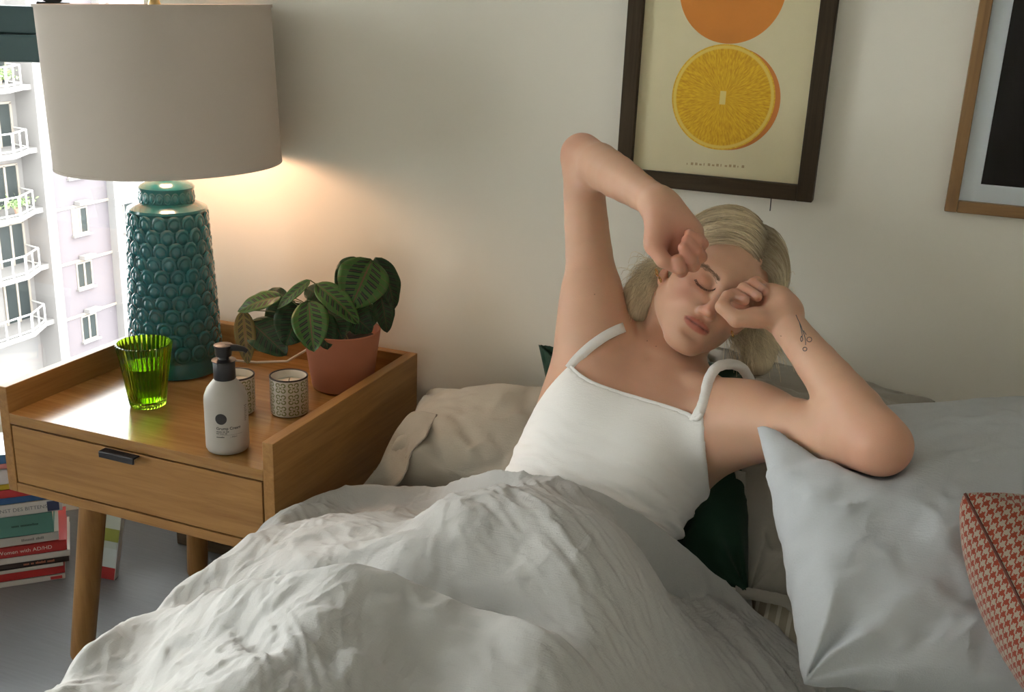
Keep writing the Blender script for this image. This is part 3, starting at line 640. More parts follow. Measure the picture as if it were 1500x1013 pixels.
def orange_mat(name, slice_):
    m, nt, N, L, b = nodes(name); tc = N.new('ShaderNodeTexCoord'); sx = N.new('ShaderNodeSeparateXYZ'); L.new(tc.outputs['Object'], sx.inputs[0])
    cx, cz = (SC_[0], SC_[1]); dx = mth(N, L, 'SUBTRACT', sx.outputs[0], float(cx)); dz = mth(N, L, 'SUBTRACT', sx.outputs[2], float(cz))
    r = mth(N, L, 'DIVIDE', mth(N, L, 'SQRT', mth(N, L, 'ADD', mth(N, L, 'POWER', dx, 2.), mth(N, L, 'POWER', dz, 2.))), float(SR2)); a = mth(N, L, 'ARCTAN2', dz, dx)
    cb = N.new('ShaderNodeCombineXYZ'); L.new(mth(N, L, 'COSINE', a), cb.inputs[0]); L.new(mth(N, L, 'SINE', a), cb.inputs[1]); L.new(mth(N, L, 'MULTIPLY', r, .35), cb.inputs[2])
    nz = N.new('ShaderNodeTexNoise'); nz.inputs['Scale'].default_value = 26; nz.inputs['Detail'].default_value = 5; L.new(cb.outputs[0], nz.inputs['Vector'])
    cr = N.new('ShaderNodeValToRGB'); L.new(nz.outputs['Fac'], cr.inputs[0]); cr.color_ramp.elements[0].position = .34; cr.color_ramp.elements[0].color = (.78, .38, .012, 1); cr.color_ramp.elements[1].position = .66; cr.color_ramp.elements[1].color = (.98, .64, .03, 1)
    rim = N.new('ShaderNodeValToRGB'); L.new(r, rim.inputs[0]); e = rim.color_ramp; e.elements[0].position = 0; e.elements[0].color = (0, 0, 0, 1); e.elements[1].position = .905; e.elements[1].color = (0, 0, 0, 1); x = e.elements.new(.925); x.color = (1, 1, 1, 1); x = e.elements.new(.965); x.color = (1, 1, 1, 1); x = e.elements.new(.98); x.color = (.15, .15, .15, 1)
    mx = N.new('ShaderNodeMix'); mx.data_type = 'RGBA'; L.new(rim.outputs[0], mx.inputs[0]); L.new(cr.outputs[0], mx.inputs[6]); mx.inputs[7].default_value = (.95, .70, .14, 1)
    L.new(mx.outputs[2], b.inputs['Base Color']); b.inputs['Roughness'].default_value = .7; return m
SC_ = wl(1059, 143); SR2 = abs(wl(1136, 143)[0]-wl(982, 143)[0])/2*.985
M_or = mat('printed_orange_skin', (.74, .25, .05), rough=.7, noise=.10, nscale=25)
disc(wl(1068, 145), SR2*.975, -.0123, M_or, 'printed_rind'); disc(SC_, SR2, -.0126, orange_mat('printed_orange_slice', True), 'printed_slice')
MB().box(SC_[0]-.005, SC_[0]+.005, -.0130, -.0127, SC_[1]-.011, SC_[1]+.011, .0).build('printed_core', mat('printed_pith', (.9, .72, .25)), p1)
c2 = wl(1073, -17); disc(c2, SR2*1.0, -.0123, mat('printed_whole_orange', (.80, .29, .045), rough=.7, noise=.22, nscale=9), 'printed_orange')
for k in range(14):                                                        # the illegible caption line under the fruit
    a = wl(1006+k*6.2, 239+k*.35); MB().box(a[0], a[0]+.0042*(1 if k % 4 else .4), -.0124, -.0121, a[1]-.0022, a[1]+.0022*(1 if k % 3 else .4)).build('caption', mat('caption_ink', (.55, .40, .20)), p1)
M_pic_glass = glass_mat('picture_glass', refl=.16, ior=1.16)
def sheet(x0, x1, y, z0, z1): return npmesh('glass', np.array([(x0, y, z0), (x1, y, z0), (x1, y, z1), (x0, y, z1)]), [(0, 1, 2, 3)], M_pic_glass, None, False)
sheet(.0265, w1-.0265, -.0155, .0265, h1-.0265).parent = p1
MB().tube([(wl(1129, 289)[0], -.004, .004), (wl(1128, 300)[0], -.003, wl(1128, 310)[1])], .0009, 6).build('hanging_thread', M_black, p1)
qa = ony(1383, 306, WALLY)
M_br = [wood('brown_frame_v', (.15, .075, .026), (.26, .14, .05), 'Z', rough=.4), wood('brown_frame_h', (.15, .075, .026), (.26, .14, .05), 'X', rough=.4)]
p2 = picture(qa[0], qa[2], .36, .47, .0185, .022, M_br, 'brown wood framed picture with pale blue mount and black print')
MB().box(.016, .344, -.010, -.008, .016, .454).build('mount', mat('mount_board', (.70, .75, .78), rough=.8), p2)
MB().box(.047, .313, -.0125, -.0102, .047, .423).build('print', mat('black_print', (.008, .006, .006), rough=.8, noise=.2), p2)
sheet(.0185, .3415, -.0150, .0185, .4515).parent = p2
# ================================================================== signed-distance modelling (for the person)
def nrm(v): v = np.asarray(v, float); return v/np.linalg.norm(v)
def smin(a, b, k):
    h = np.maximum(k-np.abs(a-b), 0)/k
    return np.minimum(a, b)-h*h*k*.25
def smax(a, b, k): return -smin(-a, -b, k)
class Prim:
    def __init__(s, fn, lo, hi, k=.01, op='u'): s.fn, s.lo, s.hi, s.k, s.op = fn, np.asarray(lo, float), np.asarray(hi, float), k, op
def cone(a, b, ra, rb, k=.02, op='u'):
    a = np.asarray(a, float); b = np.asarray(b, float); ab = b-a; L2 = ab@ab
    def fn(P):
        h = np.clip(((P-a)@ab)/L2, 0, 1); return np.linalg.norm(P-a-h[:, None]*ab, axis=1)-(ra+(rb-ra)*h)
    r = max(ra, rb); return Prim(fn, np.minimum(a, b)-r, np.maximum(a, b)+r, k, op)
def flatcone(a, b, wa, wb, da, db, side, k=.02, op='u'):
    """tapering limb with an elliptical section: half-width w along 'side', half-depth d across it"""
    a = np.asarray(a, float); b = np.asarray(b, float); ab = b-a; L = np.linalg.norm(ab); z = ab/L
    x = nrm(np.asarray(side, float)-z*(np.asarray(side, float)@z)); y = np.cross(z, x)
    def fn(P):
        q = P-a; h = q@z; t = np.clip(h/L, 0, 1); w = wa+(wb-wa)*t; d = da+(db-da)*t
        e = h-t*L; m = np.minimum(w, d)
        return (np.sqrt(((q@x)/w)**2+((q@y)/d)**2+(e/m)**2)-1)*m
    r = max(wa, wb, da, db); return Prim(fn, np.minimum(a, b)-r, np.maximum(a, b)+r, k, op)
def ell(c, rad, R=None, k=.02, op='u'):
    c = np.asarray(c, float); rad = np.asarray(rad, float); R = np.eye(3) if R is None else np.asarray(R, float)   # rows of R = local axes
    def fn(P):
        q = (P-c)@R.T; k0 = np.linalg.norm(q/rad, axis=1); k1 = np.linalg.norm(q/rad**2, axis=1)
        return k0*(k0-1)/np.maximum(k1, 1e-9)
    m = rad.max(); return Prim(fn, c-m, c+m, k, op)
def sph(c, r, k=.01, op='u'): return ell(c, (r, r, r), None, k, op)
def chain(pts, rads, k=.02, op='u'): return [cone(pts[i], pts[i+1], rads[i], rads[i+1], k, op) for i in range(len(pts)-1)]
def sdf_eval(prims, P, big=.2):
    """plain evaluation at points (used for ray hits and masks)"""
    d = np.full(len(P), big)
    for p in prims:
        m = np.all((P > p.lo-p.k-.03) & (P < p.hi+p.k+.03), axis=1)
        if not m.any(): continue
        v = p.fn(P[m])
        d[m] = smin(d[m], v, p.k) if p.op == 'u' else smax(d[m], -v, p.k)
    return d
def sdf_mesh(prims, h, lo, hi, post=None, B=8):
    """sparse-block naive surface nets; post(P, d) may edit the field"""
    lo = np.asarray(lo, float); nb = np.ceil((np.asarray(hi)-lo)/(B*h)).astype(int)
    g = np.stack(np.meshgrid(*[np.arange(n) for n in nb], indexing='ij'), -1).reshape(-1, 3)
    cen = lo+(g+.5)*B*h; half = B*h*.5
    d = np.full(len(cen), .2)
    for p in prims:
        m = np.all((cen > p.lo-p.k-.08) & (cen < p.hi+p.k+.08), axis=1)
        if m.any():
            v = p.fn(cen[m]); d[m] = smin(d[m], v, p.k) if p.op == 'u' else smax(d[m], -v, p.k)
    if post is not None: d = post(cen, d)
    keep = np.abs(d) < half*1.75+.007; g = g[keep]; n = len(g)
    ar = np.arange(B+1); off = np.stack(np.meshgrid(ar, ar, ar, indexing='ij'), -1).reshape(-1, 3)
    G = (g[:, None, :]*B+off[None]); D = np.full((n, len(off)), .2)
    blo = lo+g*B*h; bhi = blo+B*h
    for p in prims:
        mg = p.k*1.5+.03
        m = np.all((bhi > p.lo-mg) & (blo < p.hi+mg), axis=1)
        if not m.any(): continue
        P = (lo+G[m]*h).reshape(-1, 3); v = p.fn(P).reshape(-1, len(off))
        D[m] = smin(D[m], v, p.k) if p.op == 'u' else smax(D[m], -v, p.k)
    if post is not None: D = post((lo+G*h).reshape(-1, 3), D.ravel()).reshape(D.shape)
    D = D.reshape(n, B+1, B+1, B+1); G = G.reshape(n, B+1, B+1, B+1, 3)
    S = D < 0
    # cells crossed by the surface
    cnt = sum(S[:, a:B+a, b:B+b, c:B+c].astype(np.int8) for a in (0, 1) for b in (0, 1) for c in (0, 1))
    act = (cnt > 0) & (cnt < 8); ci = np.argwhere(act)
    base = G[:, :B, :B, :B][act]                                  # global cell index
    acc = np.zeros((len(ci), 3)); num = np.zeros(len(ci))
    cv = {(a, b, c): D[ci[:, 0], ci[:, 1]+a, ci[:, 2]+b, ci[:, 3]+c] for a in (0, 1) for b in (0, 1) for c in (0, 1)}
    for ax in range(3):
        for o in ((0, 0), (0, 1), (1, 0), (1, 1)):
            c0 = list(o); c0.insert(ax, 0); c1 = list(o); c1.insert(ax, 1)
            v0, v1 = cv[tuple(c0)], cv[tuple(c1)]; x = (v0 < 0) != (v1 < 0)
            t = v0[x]/(v0[x]-v1[x]); pos = np.tile(np.array(c0, float), (x.sum(), 1)); pos[:, ax] = t
            acc[x] += pos; num[x] += 1
    V = lo+(base+acc/num[:, None])*h
    dim = nb*B+2; key = (base[:, 0]*dim[1]+base[:, 1])*dim[2]+base[:, 2]
    order = np.argsort(key); sk = key[order]; V = V[order]
    def look(c):
        kk = (c[:, 0]*dim[1]+c[:, 1])*dim[2]+c[:, 2]; i = np.clip(np.searchsorted(sk, kk), 0, len(sk)-1)
        return np.where((sk[i] == kk) & np.all(c >= 0, axis=1), i, -1)
    quads = []
    for ax in range(3):
        sl0 = [slice(0, B)]*3; sl1 = [slice(0, B)]*3; sl1[ax] = slice(1, B+1)
        s0 = S[(slice(None), *sl0)]; s1 = S[(slice(None), *sl1)]; x = s0 != s1
        c = G[:, :B, :B, :B][x]; inside = s0[x]
        u = np.zeros(3, int); v = np.zeros(3, int); u[(ax+1) % 3] = 1; v[(ax+2) % 3] = 1
        q = np.stack([look(c), look(c-u), look(c-u-v), look(c-v)], -1)
        q = np.where(inside[:, None], q, q[:, ::-1]); quads.append(q[(q >= 0).all(1)])
    return V, np.concatenate(quads)
def smooth_verts(V, Q, it=2, lam=.5):
    E = np.concatenate([Q[:, [0, 1]], Q[:, [1, 2]], Q[:, [2, 3]], Q[:, [3, 0]]]); n = len(V)
    deg = np.bincount(E.ravel(), minlength=n).astype(float)
    for _ in range(it):
        s = np.zeros_like(V)
        for a in range(3):
            s[:, a] = np.bincount(E[:, 0], V[E[:, 1], a], n)+np.bincount(E[:, 1], V[E[:, 0], a], n)
        V = V+lam*(s/np.maximum(deg, 1)[:, None]-V)
    return V
def hits(prims, pix, t0=1.0, t1=2.2, post=None, back=0.):
    """surface points met by the sight lines through pixels"""
    pix = np.asarray(pix, float); R = np.array([ray(*p) for p in pix]); ln = np.linalg.norm(R, axis=1)
    t = np.full(len(pix), t0)
    for _ in range(90):
        P = CAM+R*t[:, None]; d = sdf_eval(prims, P)
        if post is not None: d = post(P, d)
        t = np.minimum(t+np.clip(d, -.02, .05)*.85/ln, t1)
        if np.abs(d[t < t1-1e-6]).max(initial=0) < 1e-4: break
    if (t > t1-.01).any(): print('MISS', pix[t > t1-.01])
    return CAM+R*(t-back/ln)[:, None]
def pix_of(P):
    d = np.asarray(P, float)-CAM; z = d@CF
    return np.stack([750+FPX*(d@CR)/z, 506.5-FPX*(d@CU)/z, z], -1)
# ================================================================== the person
def group(prims, k, op='u'):
    lo = np.min([p.lo for p in prims], 0); hi = np.max([p.hi for p in prims], 0)
    def fn(P):
        d = np.full(len(P), .25)
        for p in prims:
            v = p.fn(P); d = smin(d, v, p.k) if p.op == 'u' else smax(d, -v, p.k)
        return d
    return Prim(fn, lo-.01, hi+.01, k, op)
# ---- head: local frame x = her right, y = out of the face, z = crown
HEAD_C = dep(1043.3, 417.9, 1.575)
HR = np.array([[-.8351, -.1951, .5143], [.3392, -.9187, .2022], [.4330, .3433, .8334]])   # rows: her right, out of the face, crown
HX, HY, HZ = HR
HS = .95
def hw(x, y, z): return HEAD_C+HS*(HX*x+HY*y+HZ*z)
def hell(c, r, k=.02, op='u', tilt=None):
    R = HR
    if tilt is not None: R = np.array(Matrix.Rotation(tilt[0], 3, tilt[1]))@HR
    return ell(hw(*c), np.array(r)*HS, R, k, op)
def hcone(a, b, ra, rb, k=.01, op='u'): return cone(hw(*a), hw(*b), ra*HS, rb*HS, k, op)
head = [hell((0, -.010, .034), (.073, .093, .080), .02), hell((0, .030, .030), (.061, .058, .056), .03),
        hell((0, .030, -.022), (.060, .052, .062), .03), hell((0, .018, -.066), (.044, .048, .028), .025)]
for s in (-1, 1):
    head += [hell((s*.040, .055, -.026), (.024, .020, .018), .03),                       # cheekbone
             hcone((s*.052, .000, -.055), (s*.018, .064, -.096), .014, .013, .03),        # jaw
             hcone((s*.010, .083, .017), (s*.042, .068, .019), .0075, .006, .018)]        # brow ridge
head += [hell((0, .072, -.096), (.018, .015, .014), .022), hell((0, .068, -.066), (.029, .023, .026), .022)]
for s in (-1, 1):
    head += [hell((s*.028, .104, -.001), (.019, .017, .013), .016, 's'),                   # eye socket
             hell((s*.0275, .0720, -.0050), (.0170, .0150, .0140), .005)]                 # closed lid over the eye
    head += [hell((s*.028, .0800, -.0225), (.016, .006, .004), .010)]                     # below the lower lid
head += [hcone((0, .0865, .010), (0, .1025, -.028), .0058, .0075, .011), hell((0, .1055, -.0395), (.0098, .0112, .0092), .010)]
for s in (-1, 1):
    head += [hell((s*.0098, .0950, -.0440), (.0056, .0085, .0062), .008), hell((s*.0062, .1020, -.0505), (.0036, .0048, .0022), .0015, 's')]
# lips
for s in (-1, 1):
    head += [hcone((s*.003, .0910, -.0610), (s*.012, .0885, -.0620), .0038, .0036, .005), hcone((s*.012, .0885, -.0620), (s*.0225, .0785, -.0655), .0036, .0014, .005)]
    head += [hcone((0, .0880, -.0712), (s*.011, .0860, -.0708), .0050, .0046, .005), hcone((s*.011, .0860, -.0708), (s*.021, .0790, -.0670), .0044, .0016, .005)]
    head += [hcone((s*.021, .0845, -.0658), (0, .0970, -.0656), .0009, .0014, .0012, 's')]
head += [hell((0, .092, -.0835), (.014, .006, .004), .008, 's')]
# ears
for s in (-1, 1):
    head += [hell((s*.0745, -.006, -.010), (.0075, .0175, .0300), .006), hell((s*.0720, .004, -.036), (.0055, .009, .010), .006),
             hell((s*.0825, -.004, -.006), (.0050, .0110, .0180), .004, 's')]
HEADG = group(head, .03)
# ---- trunk
NECK = dep(968, 522, 1.60); CHEST = dep(914, 632, 1.585); WAIST = dep(862, 748, 1.545); PEL = np.array([1.070, -.695, .525])
TL = nrm(dep(1040, 672, 1.50)-dep(790, 585, 1.585))                      # towards her left side
TU = nrm(NECK-WAIST); TL = nrm(TL-TU*(TL@TU)); TF = np.cross(TL, TU); TF = TF if TF@CF < 0 else -TF
TR = np.array([TL, TF, TU])
SR = dep(870, 490, 1.60); ER = dep(852, 226, 1.685); WR = dep(962, 296, 1.462)
SL = dep(1082, 612, 1.475); EL = dep(1291, 652, 1.248); WL_ = dep(1150, 472, 1.402)
trunk = [ell(CHEST, (.128, .094, .135), TR, .05), ell((CHEST+WAIST)/2, (.122, .088, .12), TR, .05), ell(WAIST-TU*.02, (.123, .088, .12), TR, .06),
         ell(PEL+np.array([0, 0, .0]), (.165, .12, .100), None, .08)]
trunk += [ell(CHEST+TL*.052+TF*.060-TU*.005, (.056, .048, .058), TR, .05), ell(CHEST-TL*.052+TF*.060-TU*.005, (.056, .048, .058), TR, .05)]
trunk += [cone(NECK-TF*.012-TU*.03, SL-TU*.0-TF*.012, .048, .042, .05), cone(NECK-TF*.012-TU*.03, SR-TF*.012, .048, .042, .05)]
trunk += [flatcone(CHEST+TU*.04, NECK-TU*.03-TF*.02, .11, .07, .075, .05, TL, .05)]
# neck, tendons, collar bones
HB = hw(0, -.034, -.050)
NOTCH = NECK+TF*.030-TU*.038
trunk += [cone(NECK-TU*.02-TF*.020, HB, .052, .044, .03)]
for s, sh in ((-1, SR), (1, SL)):
    trunk += [cone(NOTCH+TL*s*.012-TF*.008, hw(-s*.062, -.015, -.045), .0125, .0115, .012)]
    tip = sh+TF*.022+TU*.030
    trunk += chain([NOTCH+TL*s*.014-TU*.002+TF*.004, NOTCH*.5+tip*.5+TF*.008, tip+TF*.002], [.0095, .0080, .0070], .015)
trunk += [sph(NOTCH+TF*.014+TU*.008, .011, .02, 's')]
# arms
def mixp(a, b, t): return a+(b-a)*t
def limb(pts, rads, n=10, k=.03, ki=.002):
    """chain through the points with radii interpolated smoothly"""
    pts = np.asarray(pts, float); rads = np.asarray(rads, float); m = len(pts)
    T = np.linspace(0, m-1, n); i = np.clip(T.astype(int), 0, m-2); f = (T-i)[:, None]
    P0, P1, P2, P3 = pts[np.maximum(i-1, 0)], pts[i], pts[i+1], pts[np.minimum(i+2, m-1)]
    C = .5*((2*P1)+(P2-P0)*f+(2*P0-5*P1+4*P2-P3)*f**2+(3*P1-3*P2+P3-P0)*f**3)
    fr = f[:, 0]; fr = fr*fr*(3-2*fr); R_ = rads[i]*(1-fr)+rads[i+1]*fr
    return group([cone(C[j], C[j+1], R_[j], R_[j+1], ki) for j in range(n-1)], k)
uaR = limb([SR, mixp(SR, ER, .28)+TL*.002, mixp(SR, ER, .6), mixp(SR, ER, .9), ER], [.043, .0385, .0345, .0315, .0285], 9)
faR = limb([ER, mixp(ER, WR, .25), mixp(ER, WR, .5), mixp(ER, WR, .8), WR], [.0290, .0345, .0320, .0255, .0225], 9, .022)
uaL = limb([SL, mixp(SL, EL, .28), mixp(SL, EL, .6), mixp(SL, EL, .9), EL], [.047, .0425, .0385, .0345, .0315], 9)
faL = limb([EL, mixp(EL, WL_, .25), mixp(EL, WL_, .5), mixp(EL, WL_, .8), WL_], [.0315, .0345, .0300, .0243, .0218], 9, .022)
armR = [uaR, faR]; armL = [uaL, faL]
latR = [cone(mixp(SR, ER, .22)-TF*.01, CHEST-TL*.094-TU*.02-TF*.02, .026, .028, .05)]
pecR = [cone(mixp(SR, ER, .14)+TF*.012, CHEST-TL*.05+TF*.045+TU*.02, .028, .034, .05)]
latL = [cone(mixp(SL, EL, .18)-TF*.015, CHEST+TL*.098-TU*.02-TF*.02, .030, .032, .05)]
pecL = [cone(mixp(SL, EL, .12)+TF*.006, CHEST+TL*.05+TF*.045+TU*.02, .028, .034, .05)]
# legs, lying along the bed
def legs():
    o = []
    for s, kx, fx in ((-1, .93, .86), (1, 1.19, 1.24)):
        hip = PEL+np.array([s*.085, -.03, 0]); kn = np.array([kx, -1.13, .505]); an = np.array([fx, -1.52, .48])
        o += [cone(hip, kn, .085, .056, .06), cone(kn, mixp(kn, an, .3), .054, .055, .04), cone(mixp(kn, an, .3), an, .055, .036, .04),
              flatcone(an, an+np.array([s*.03, -.07, .12]), .036, .03, .034, .02, (1, 0, 0), .03)]
    return o
# ---- hands
def fing(pts, r0, r1, k=.0025):
    P = [dep(*p) for p in pts]; n = len(P); return group(chain(P, np.linspace(r0, r1, n), .002), k)
faR2 = limb([mixp(ER, WR, .5), mixp(ER, WR, .8), WR], [.0320, .0255, .0225], 5, .02)
hR = [faR2]
mcpR = [(986, 376, 1.458), (1000, 366, 1.458), (1011, 352, 1.460), (1018, 339, 1.462)]
for q in mcpR: hR += [cone(WR+nrm(dep(*q)-WR)*.006, dep(*q), .0165, .0110, .018)]
hR += [cone(dep(982, 306, 1.456), dep(1010, 335, 1.452), .0165, .0135, .015), cone(dep(966, 318, 1.452), dep(962, 352, 1.444), .0175, .0165, .015)]
hR += [group(chain([dep(964, 330, 1.447), dep(958, 360, 1.436), dep(972, 381, 1.428), dep(988, 391, 1.430)], [.0160, .0128, .0105, .0082], .003), .010)]
for q, e, rr in zip(mcpR, (((998, 397, 1.446), (996, 393, 1.424), (992, 380, 1.420)), ((1016, 389, 1.446), (1012, 380, 1.423), (1001, 363, 1.420)),
                           ((1027, 376, 1.446), (1020, 366, 1.425), (1006, 352, 1.423)), ((1030, 357, 1.448), (1024, 351, 1.429), (1009, 342, 1.428))), (.0090, .0092, .0088, .0078)):
    hR += [fing([q, *e], rr*1.05, rr*.86)]
faL2 = limb([mixp(EL, WL_, .5), mixp(EL, WL_, .8), WL_], [.0300, .0243, .0218], 5, .02)
hL = [faL2]
mcpL = [(1112, 450, 1.448), (1118, 441, 1.452), (1123, 433, 1.456), (1127, 427, 1.460)]
for q in mcpL: hL += [cone(dep(1146, 456, 1.412), dep(*q), .0175, .0105, .016)]
hL += [cone(dep(1147, 458, 1.408), dep(1139, 438, 1.420), .0200, .0155, .018), cone(dep(1140, 440, 1.424), dep(1128, 428, 1.436), .0145, .0115, .012)]
fL = [((1084, 444, 1.440), (1077, 447, 1.421), (1091, 451, 1.416)), ((1085, 430, 1.440), (1075, 431, 1.416), (1090, 439, 1.403)),
      ((1095, 420, 1.444), (1089, 422, 1.420), (1109, 434, 1.405)), ((1108, 412, 1.446), (1103, 414, 1.426), (1118, 425, 1.414))]
for q, e, rr in zip(mcpL, fL, (.0085, .0088, .0085, .0075)): hL += [fing([q, *e], rr*1.05, rr*.88)]
hL += [group(chain([dep(1138, 463, 1.402), dep(1106, 465, 1.393), dep(1079, 467, 1.390), dep(1058, 449, 1.396), dep(1064, 433, 1.408)], [.0165, .0140, .0112, .0092, .0072], .003), .010)]
HANDR = group(hR, .0012); HANDL = group(hL, .0012)
BODY = trunk+armR+armL+latR+pecR+latL+pecL+legs()+[HEADG, HANDR, HANDL]
BODY[-3].k = .008
TRUNK = trunk+latR+pecR+latL+pecL
t_ = [p for p in BODY]
V, Q = sdf_mesh(BODY, .0022, (.74, -1.68, .36), (1.56, -.08, 1.20))
V = smooth_verts(V, Q, 2, .4)
# ---- skin tones as a colour attribute: warmer cheeks, nose, knuckles, elbows, ears; lips
LV_ = (V-HEAD_C)@HR.T/HS
def spot(P, c, r): return np.exp(-((P-np.asarray(c))**2/np.asarray(r, float)**2).sum(1))
base = np.array([.605, .36, .24]); red = np.array([.57, .235, .16]); lip = np.array([.46, .135, .10]); pale = np.array([.66, .47, .36])
red_w = np.clip(.55*(spot(LV_, (.040, .065, -.030), (.026, .04, .022))+spot(LV_, (-.040, .065, -.030), (.026, .04, .022)))+.6*spot(LV_, (0, .108, -.042), (.02, .02, .014))
                + .7*(spot(LV_, (.077, -.006, -.01), (.02, .03, .04))+spot(LV_, (-.077, -.006, -.01), (.02, .03, .04)))
                + .35*(spot(LV_, (.031, .085, -.004), (.02, .02, .012))+spot(LV_, (-.031, .085, -.004), (.02, .02, .012))), 0, 1)
for c, r, w in ((ER, .05, .35), (EL, .05, .45), (dep(1010, 365, 1.43), .045, .65), (dep(975, 350, 1.44), .05, .35), (dep(1090, 432, 1.41), .04, .5), (NOTCH+TF*.03-TU*.04, .09, .25)):
    red_w = np.clip(red_w+w*spot(V, c, (r, r, r)), 0, 1)
mot = fbm(V*22, 3)*.5+.5
lipm = np.clip(1.6-np.abs(LV_[:, 0])/.0145, 0, 1)
zc = -.0656; up = -.0580-.0012*np.cos(LV_[:, 0]*900)*(np.abs(LV_[:, 0]) < .008); ax = np.abs(LV_[:, 0])/.0225
top_ = zc+(up-zc)*np.sqrt(np.clip(1-ax**2, 0, 1)); bot_ = zc-.0100*np.sqrt(np.clip(1-ax**2.2, 0, 1))
lipm = ((LV_[:, 1] > .06) & (ax < 1)).astype(float)*np.clip((top_-LV_[:, 2])/.0016+.5, 0, 1)*np.clip((LV_[:, 2]-bot_)/.0018+.5, 0, 1)
rgb = base*(.93+.14*mot)[:, None]; rgb = rgb*(1-red_w[:, None])+red*red_w[:, None]
rgb = rgb*(1-.85*lipm[:, None])+lip*.85*lipm[:, None]
gap = np.exp(-((LV_[:, 2]-zc)/.0016)**2)*((LV_[:, 1] > .07) & (ax < .95)); rgb = rgb*(1-.78*gap[:, None])+np.array([.09, .025, .022])*.78*gap[:, None]  # shade of the mouth opening painted as a dark line between the lips
PERSON = tag(empty('person', (1.07, -.70, .42)), 'person in white camisole lying in bed, eyes closed, both hands raised to the face', 'person')
def pchild(name, V, Fq, m, smooth=True, parent=None):
    par = parent or PERSON
    off = np.array(PERSON.location)
    return npmesh(name, np.asarray(V)-off, Fq, m, par, smooth)
def color_attr(o, rgb):
    at = o.data.color_attributes.new('tint', 'FLOAT_COLOR', 'POINT')
    at.data.foreach_set('color', np.concatenate([rgb, np.ones((len(rgb), 1))], 1).astype(np.float32).ravel())
def tint_mat(name, rough=.5, sss=0., spec=.4, bump=0., bscale=900.):
    m, nt, N, L, b = nodes(name); a = N.new('ShaderNodeAttribute'); a.attribute_name = 'tint'
    L.new(a.outputs['Color'], b.inputs['Base Color']); b.inputs['Roughness'].default_value = rough; b.inputs['Specular IOR Level'].default_value = spec
    if sss: b.inputs['Subsurface Weight'].default_value = sss; b.inputs['Subsurface Radius'].default_value = (1, .35, .2); b.inputs['Subsurface Scale'].default_value = .006
    if bump:
        tc = N.new('ShaderNodeTexCoord'); n = N.new('ShaderNodeTexNoise'); n.inputs['Scale'].default_value = bscale; L.new(tc.outputs['Object'], n.inputs['Vector'])
        bp = N.new('ShaderNodeBump'); bp.inputs['Strength'].default_value = bump; bp.inputs['Distance'].default_value = .0006; L.new(n.outputs['Fac'], bp.inputs['Height']); L.new(bp.outputs[0], b.inputs['Normal'])
    return m
M_skin = tint_mat('skin', .48, .25, .35, .25, 700)
body = pchild('body', V, Q, M_skin); color_attr(body, rgb)
# ================================================================== clothing, hair and small details of the person
def ribbon(P, N, w, th=.0022, wob=0.):
    """flat band along points P with outward normals N"""
    P = np.asarray(P, float); N = np.asarray(N, float); n = len(P)
    Tn = np.gradient(P, axis=0); Tn /= np.linalg.norm(Tn, axis=1)[:, None]
    S = np.cross(Tn, N); S /= np.linalg.norm(S, axis=1)[:, None]; N = np.cross(S, Tn)
    ww = np.full(n, w)+wob*np.sin(np.arange(n)*1.9)
    ring = [P+S*ww[:, None]/2+N*th/2, P-S*ww[:, None]/2+N*th/2, P-S*ww[:, None]/2-N*th/2, P+S*ww[:, None]/2-N*th/2]
    V = np.stack(ring, 0).reshape(-1, 3)                                  # 4 x n
    return V, grid_faces(4, n, wrap=True)
def resample(P, m):
    P = np.asarray(P, float); n = len(P); T = np.linspace(0, n-1, m); i = np.clip(T.astype(int), 0, n-2); f = (T-i)[:, None]
    P0, P1, P2, P3 = P[np.maximum(i-1, 0)], P[i], P[i+1], P[np.minimum(i+2, n-1)]
    return .5*((2*P1)+(P2-P0)*f+(2*P0-5*P1+4*P2-P3)*f**2+(3*P1-3*P2+P3-P0)*f**3)
NOHAND = [p for p in BODY if p is not HANDR and p is not HANDL]
# ---- camisole
nk = hits(NOHAND, [(838, 533), (1018, 612), (1030, 605), (1034, 680)])
nk = np.concatenate([nk, [dep(778, 598, pix_of(nk[0])[2])]])
nd = nrm(nk[1]-nk[0]); nn = nrm(TU-nd*(TU@nd)-TF*(TU@TF)*0); nn = nrm(nn-nd*(nn@nd)); nlen = np.linalg.norm(nk[1]-nk[0])
aL = nrm(nk[3]-nk[2]); aLn = nrm(np.cross(aL, TF)); aLn = aLn if aLn@TL > 0 else -aLn
aR = nrm(nk[4]-nk[0]); aRn = nrm(np.cross(aR, TF)); aRn = aRn if aRn@TL < 0 else -aRn
bp = hits(NOHAND, [(834, 536), (848, 549), (868, 561), (900, 573), (940, 585), (980, 597), (1005, 606), (1020, 613), (1028, 606)], back=.0045)
bp = resample(bp, 50); nbu = (bp-nk[0])@nd/nlen; nbv = (bp-nk[0])@nn; _o = np.argsort(nbu); nbu, nbv = nbu[_o], nbv[_o]
def top_post(P, d):
    q = P-CHEST; a = q@TL; h = q@TU; f = q@TF
    env = np.clip((-.02-h)/.10, 0, 1)*(.35+.65*np.clip((a-.01)/.09, 0, 1))
    fold = np.sin(h*210+fbm(P*9, 2)*5+a*14)*.5+np.sin(h*390+fbm(P*14+5, 2)*6-a*20)*.35
    soft = fbm(np.stack([a*7, h*16, f*7], -1)+3.1, 3)
    d = d-.0055-.0075*env*fold-.0022*soft
    u = ((P-nk[0])@nd)/nlen
    d = smax(d, (P-nk[0])@nn-np.interp(u, nbu, nbv), .003)
    d = smax(d, (P-nk[2])@aLn-.002, .004)
    d = smax(d, (P-nk[0])@aRn-.002, .004)
    return d
M_top = linen('camisole_cotton', (.88, .86, .83), rough=.9, weave=1400, var=.03, bump=.2)
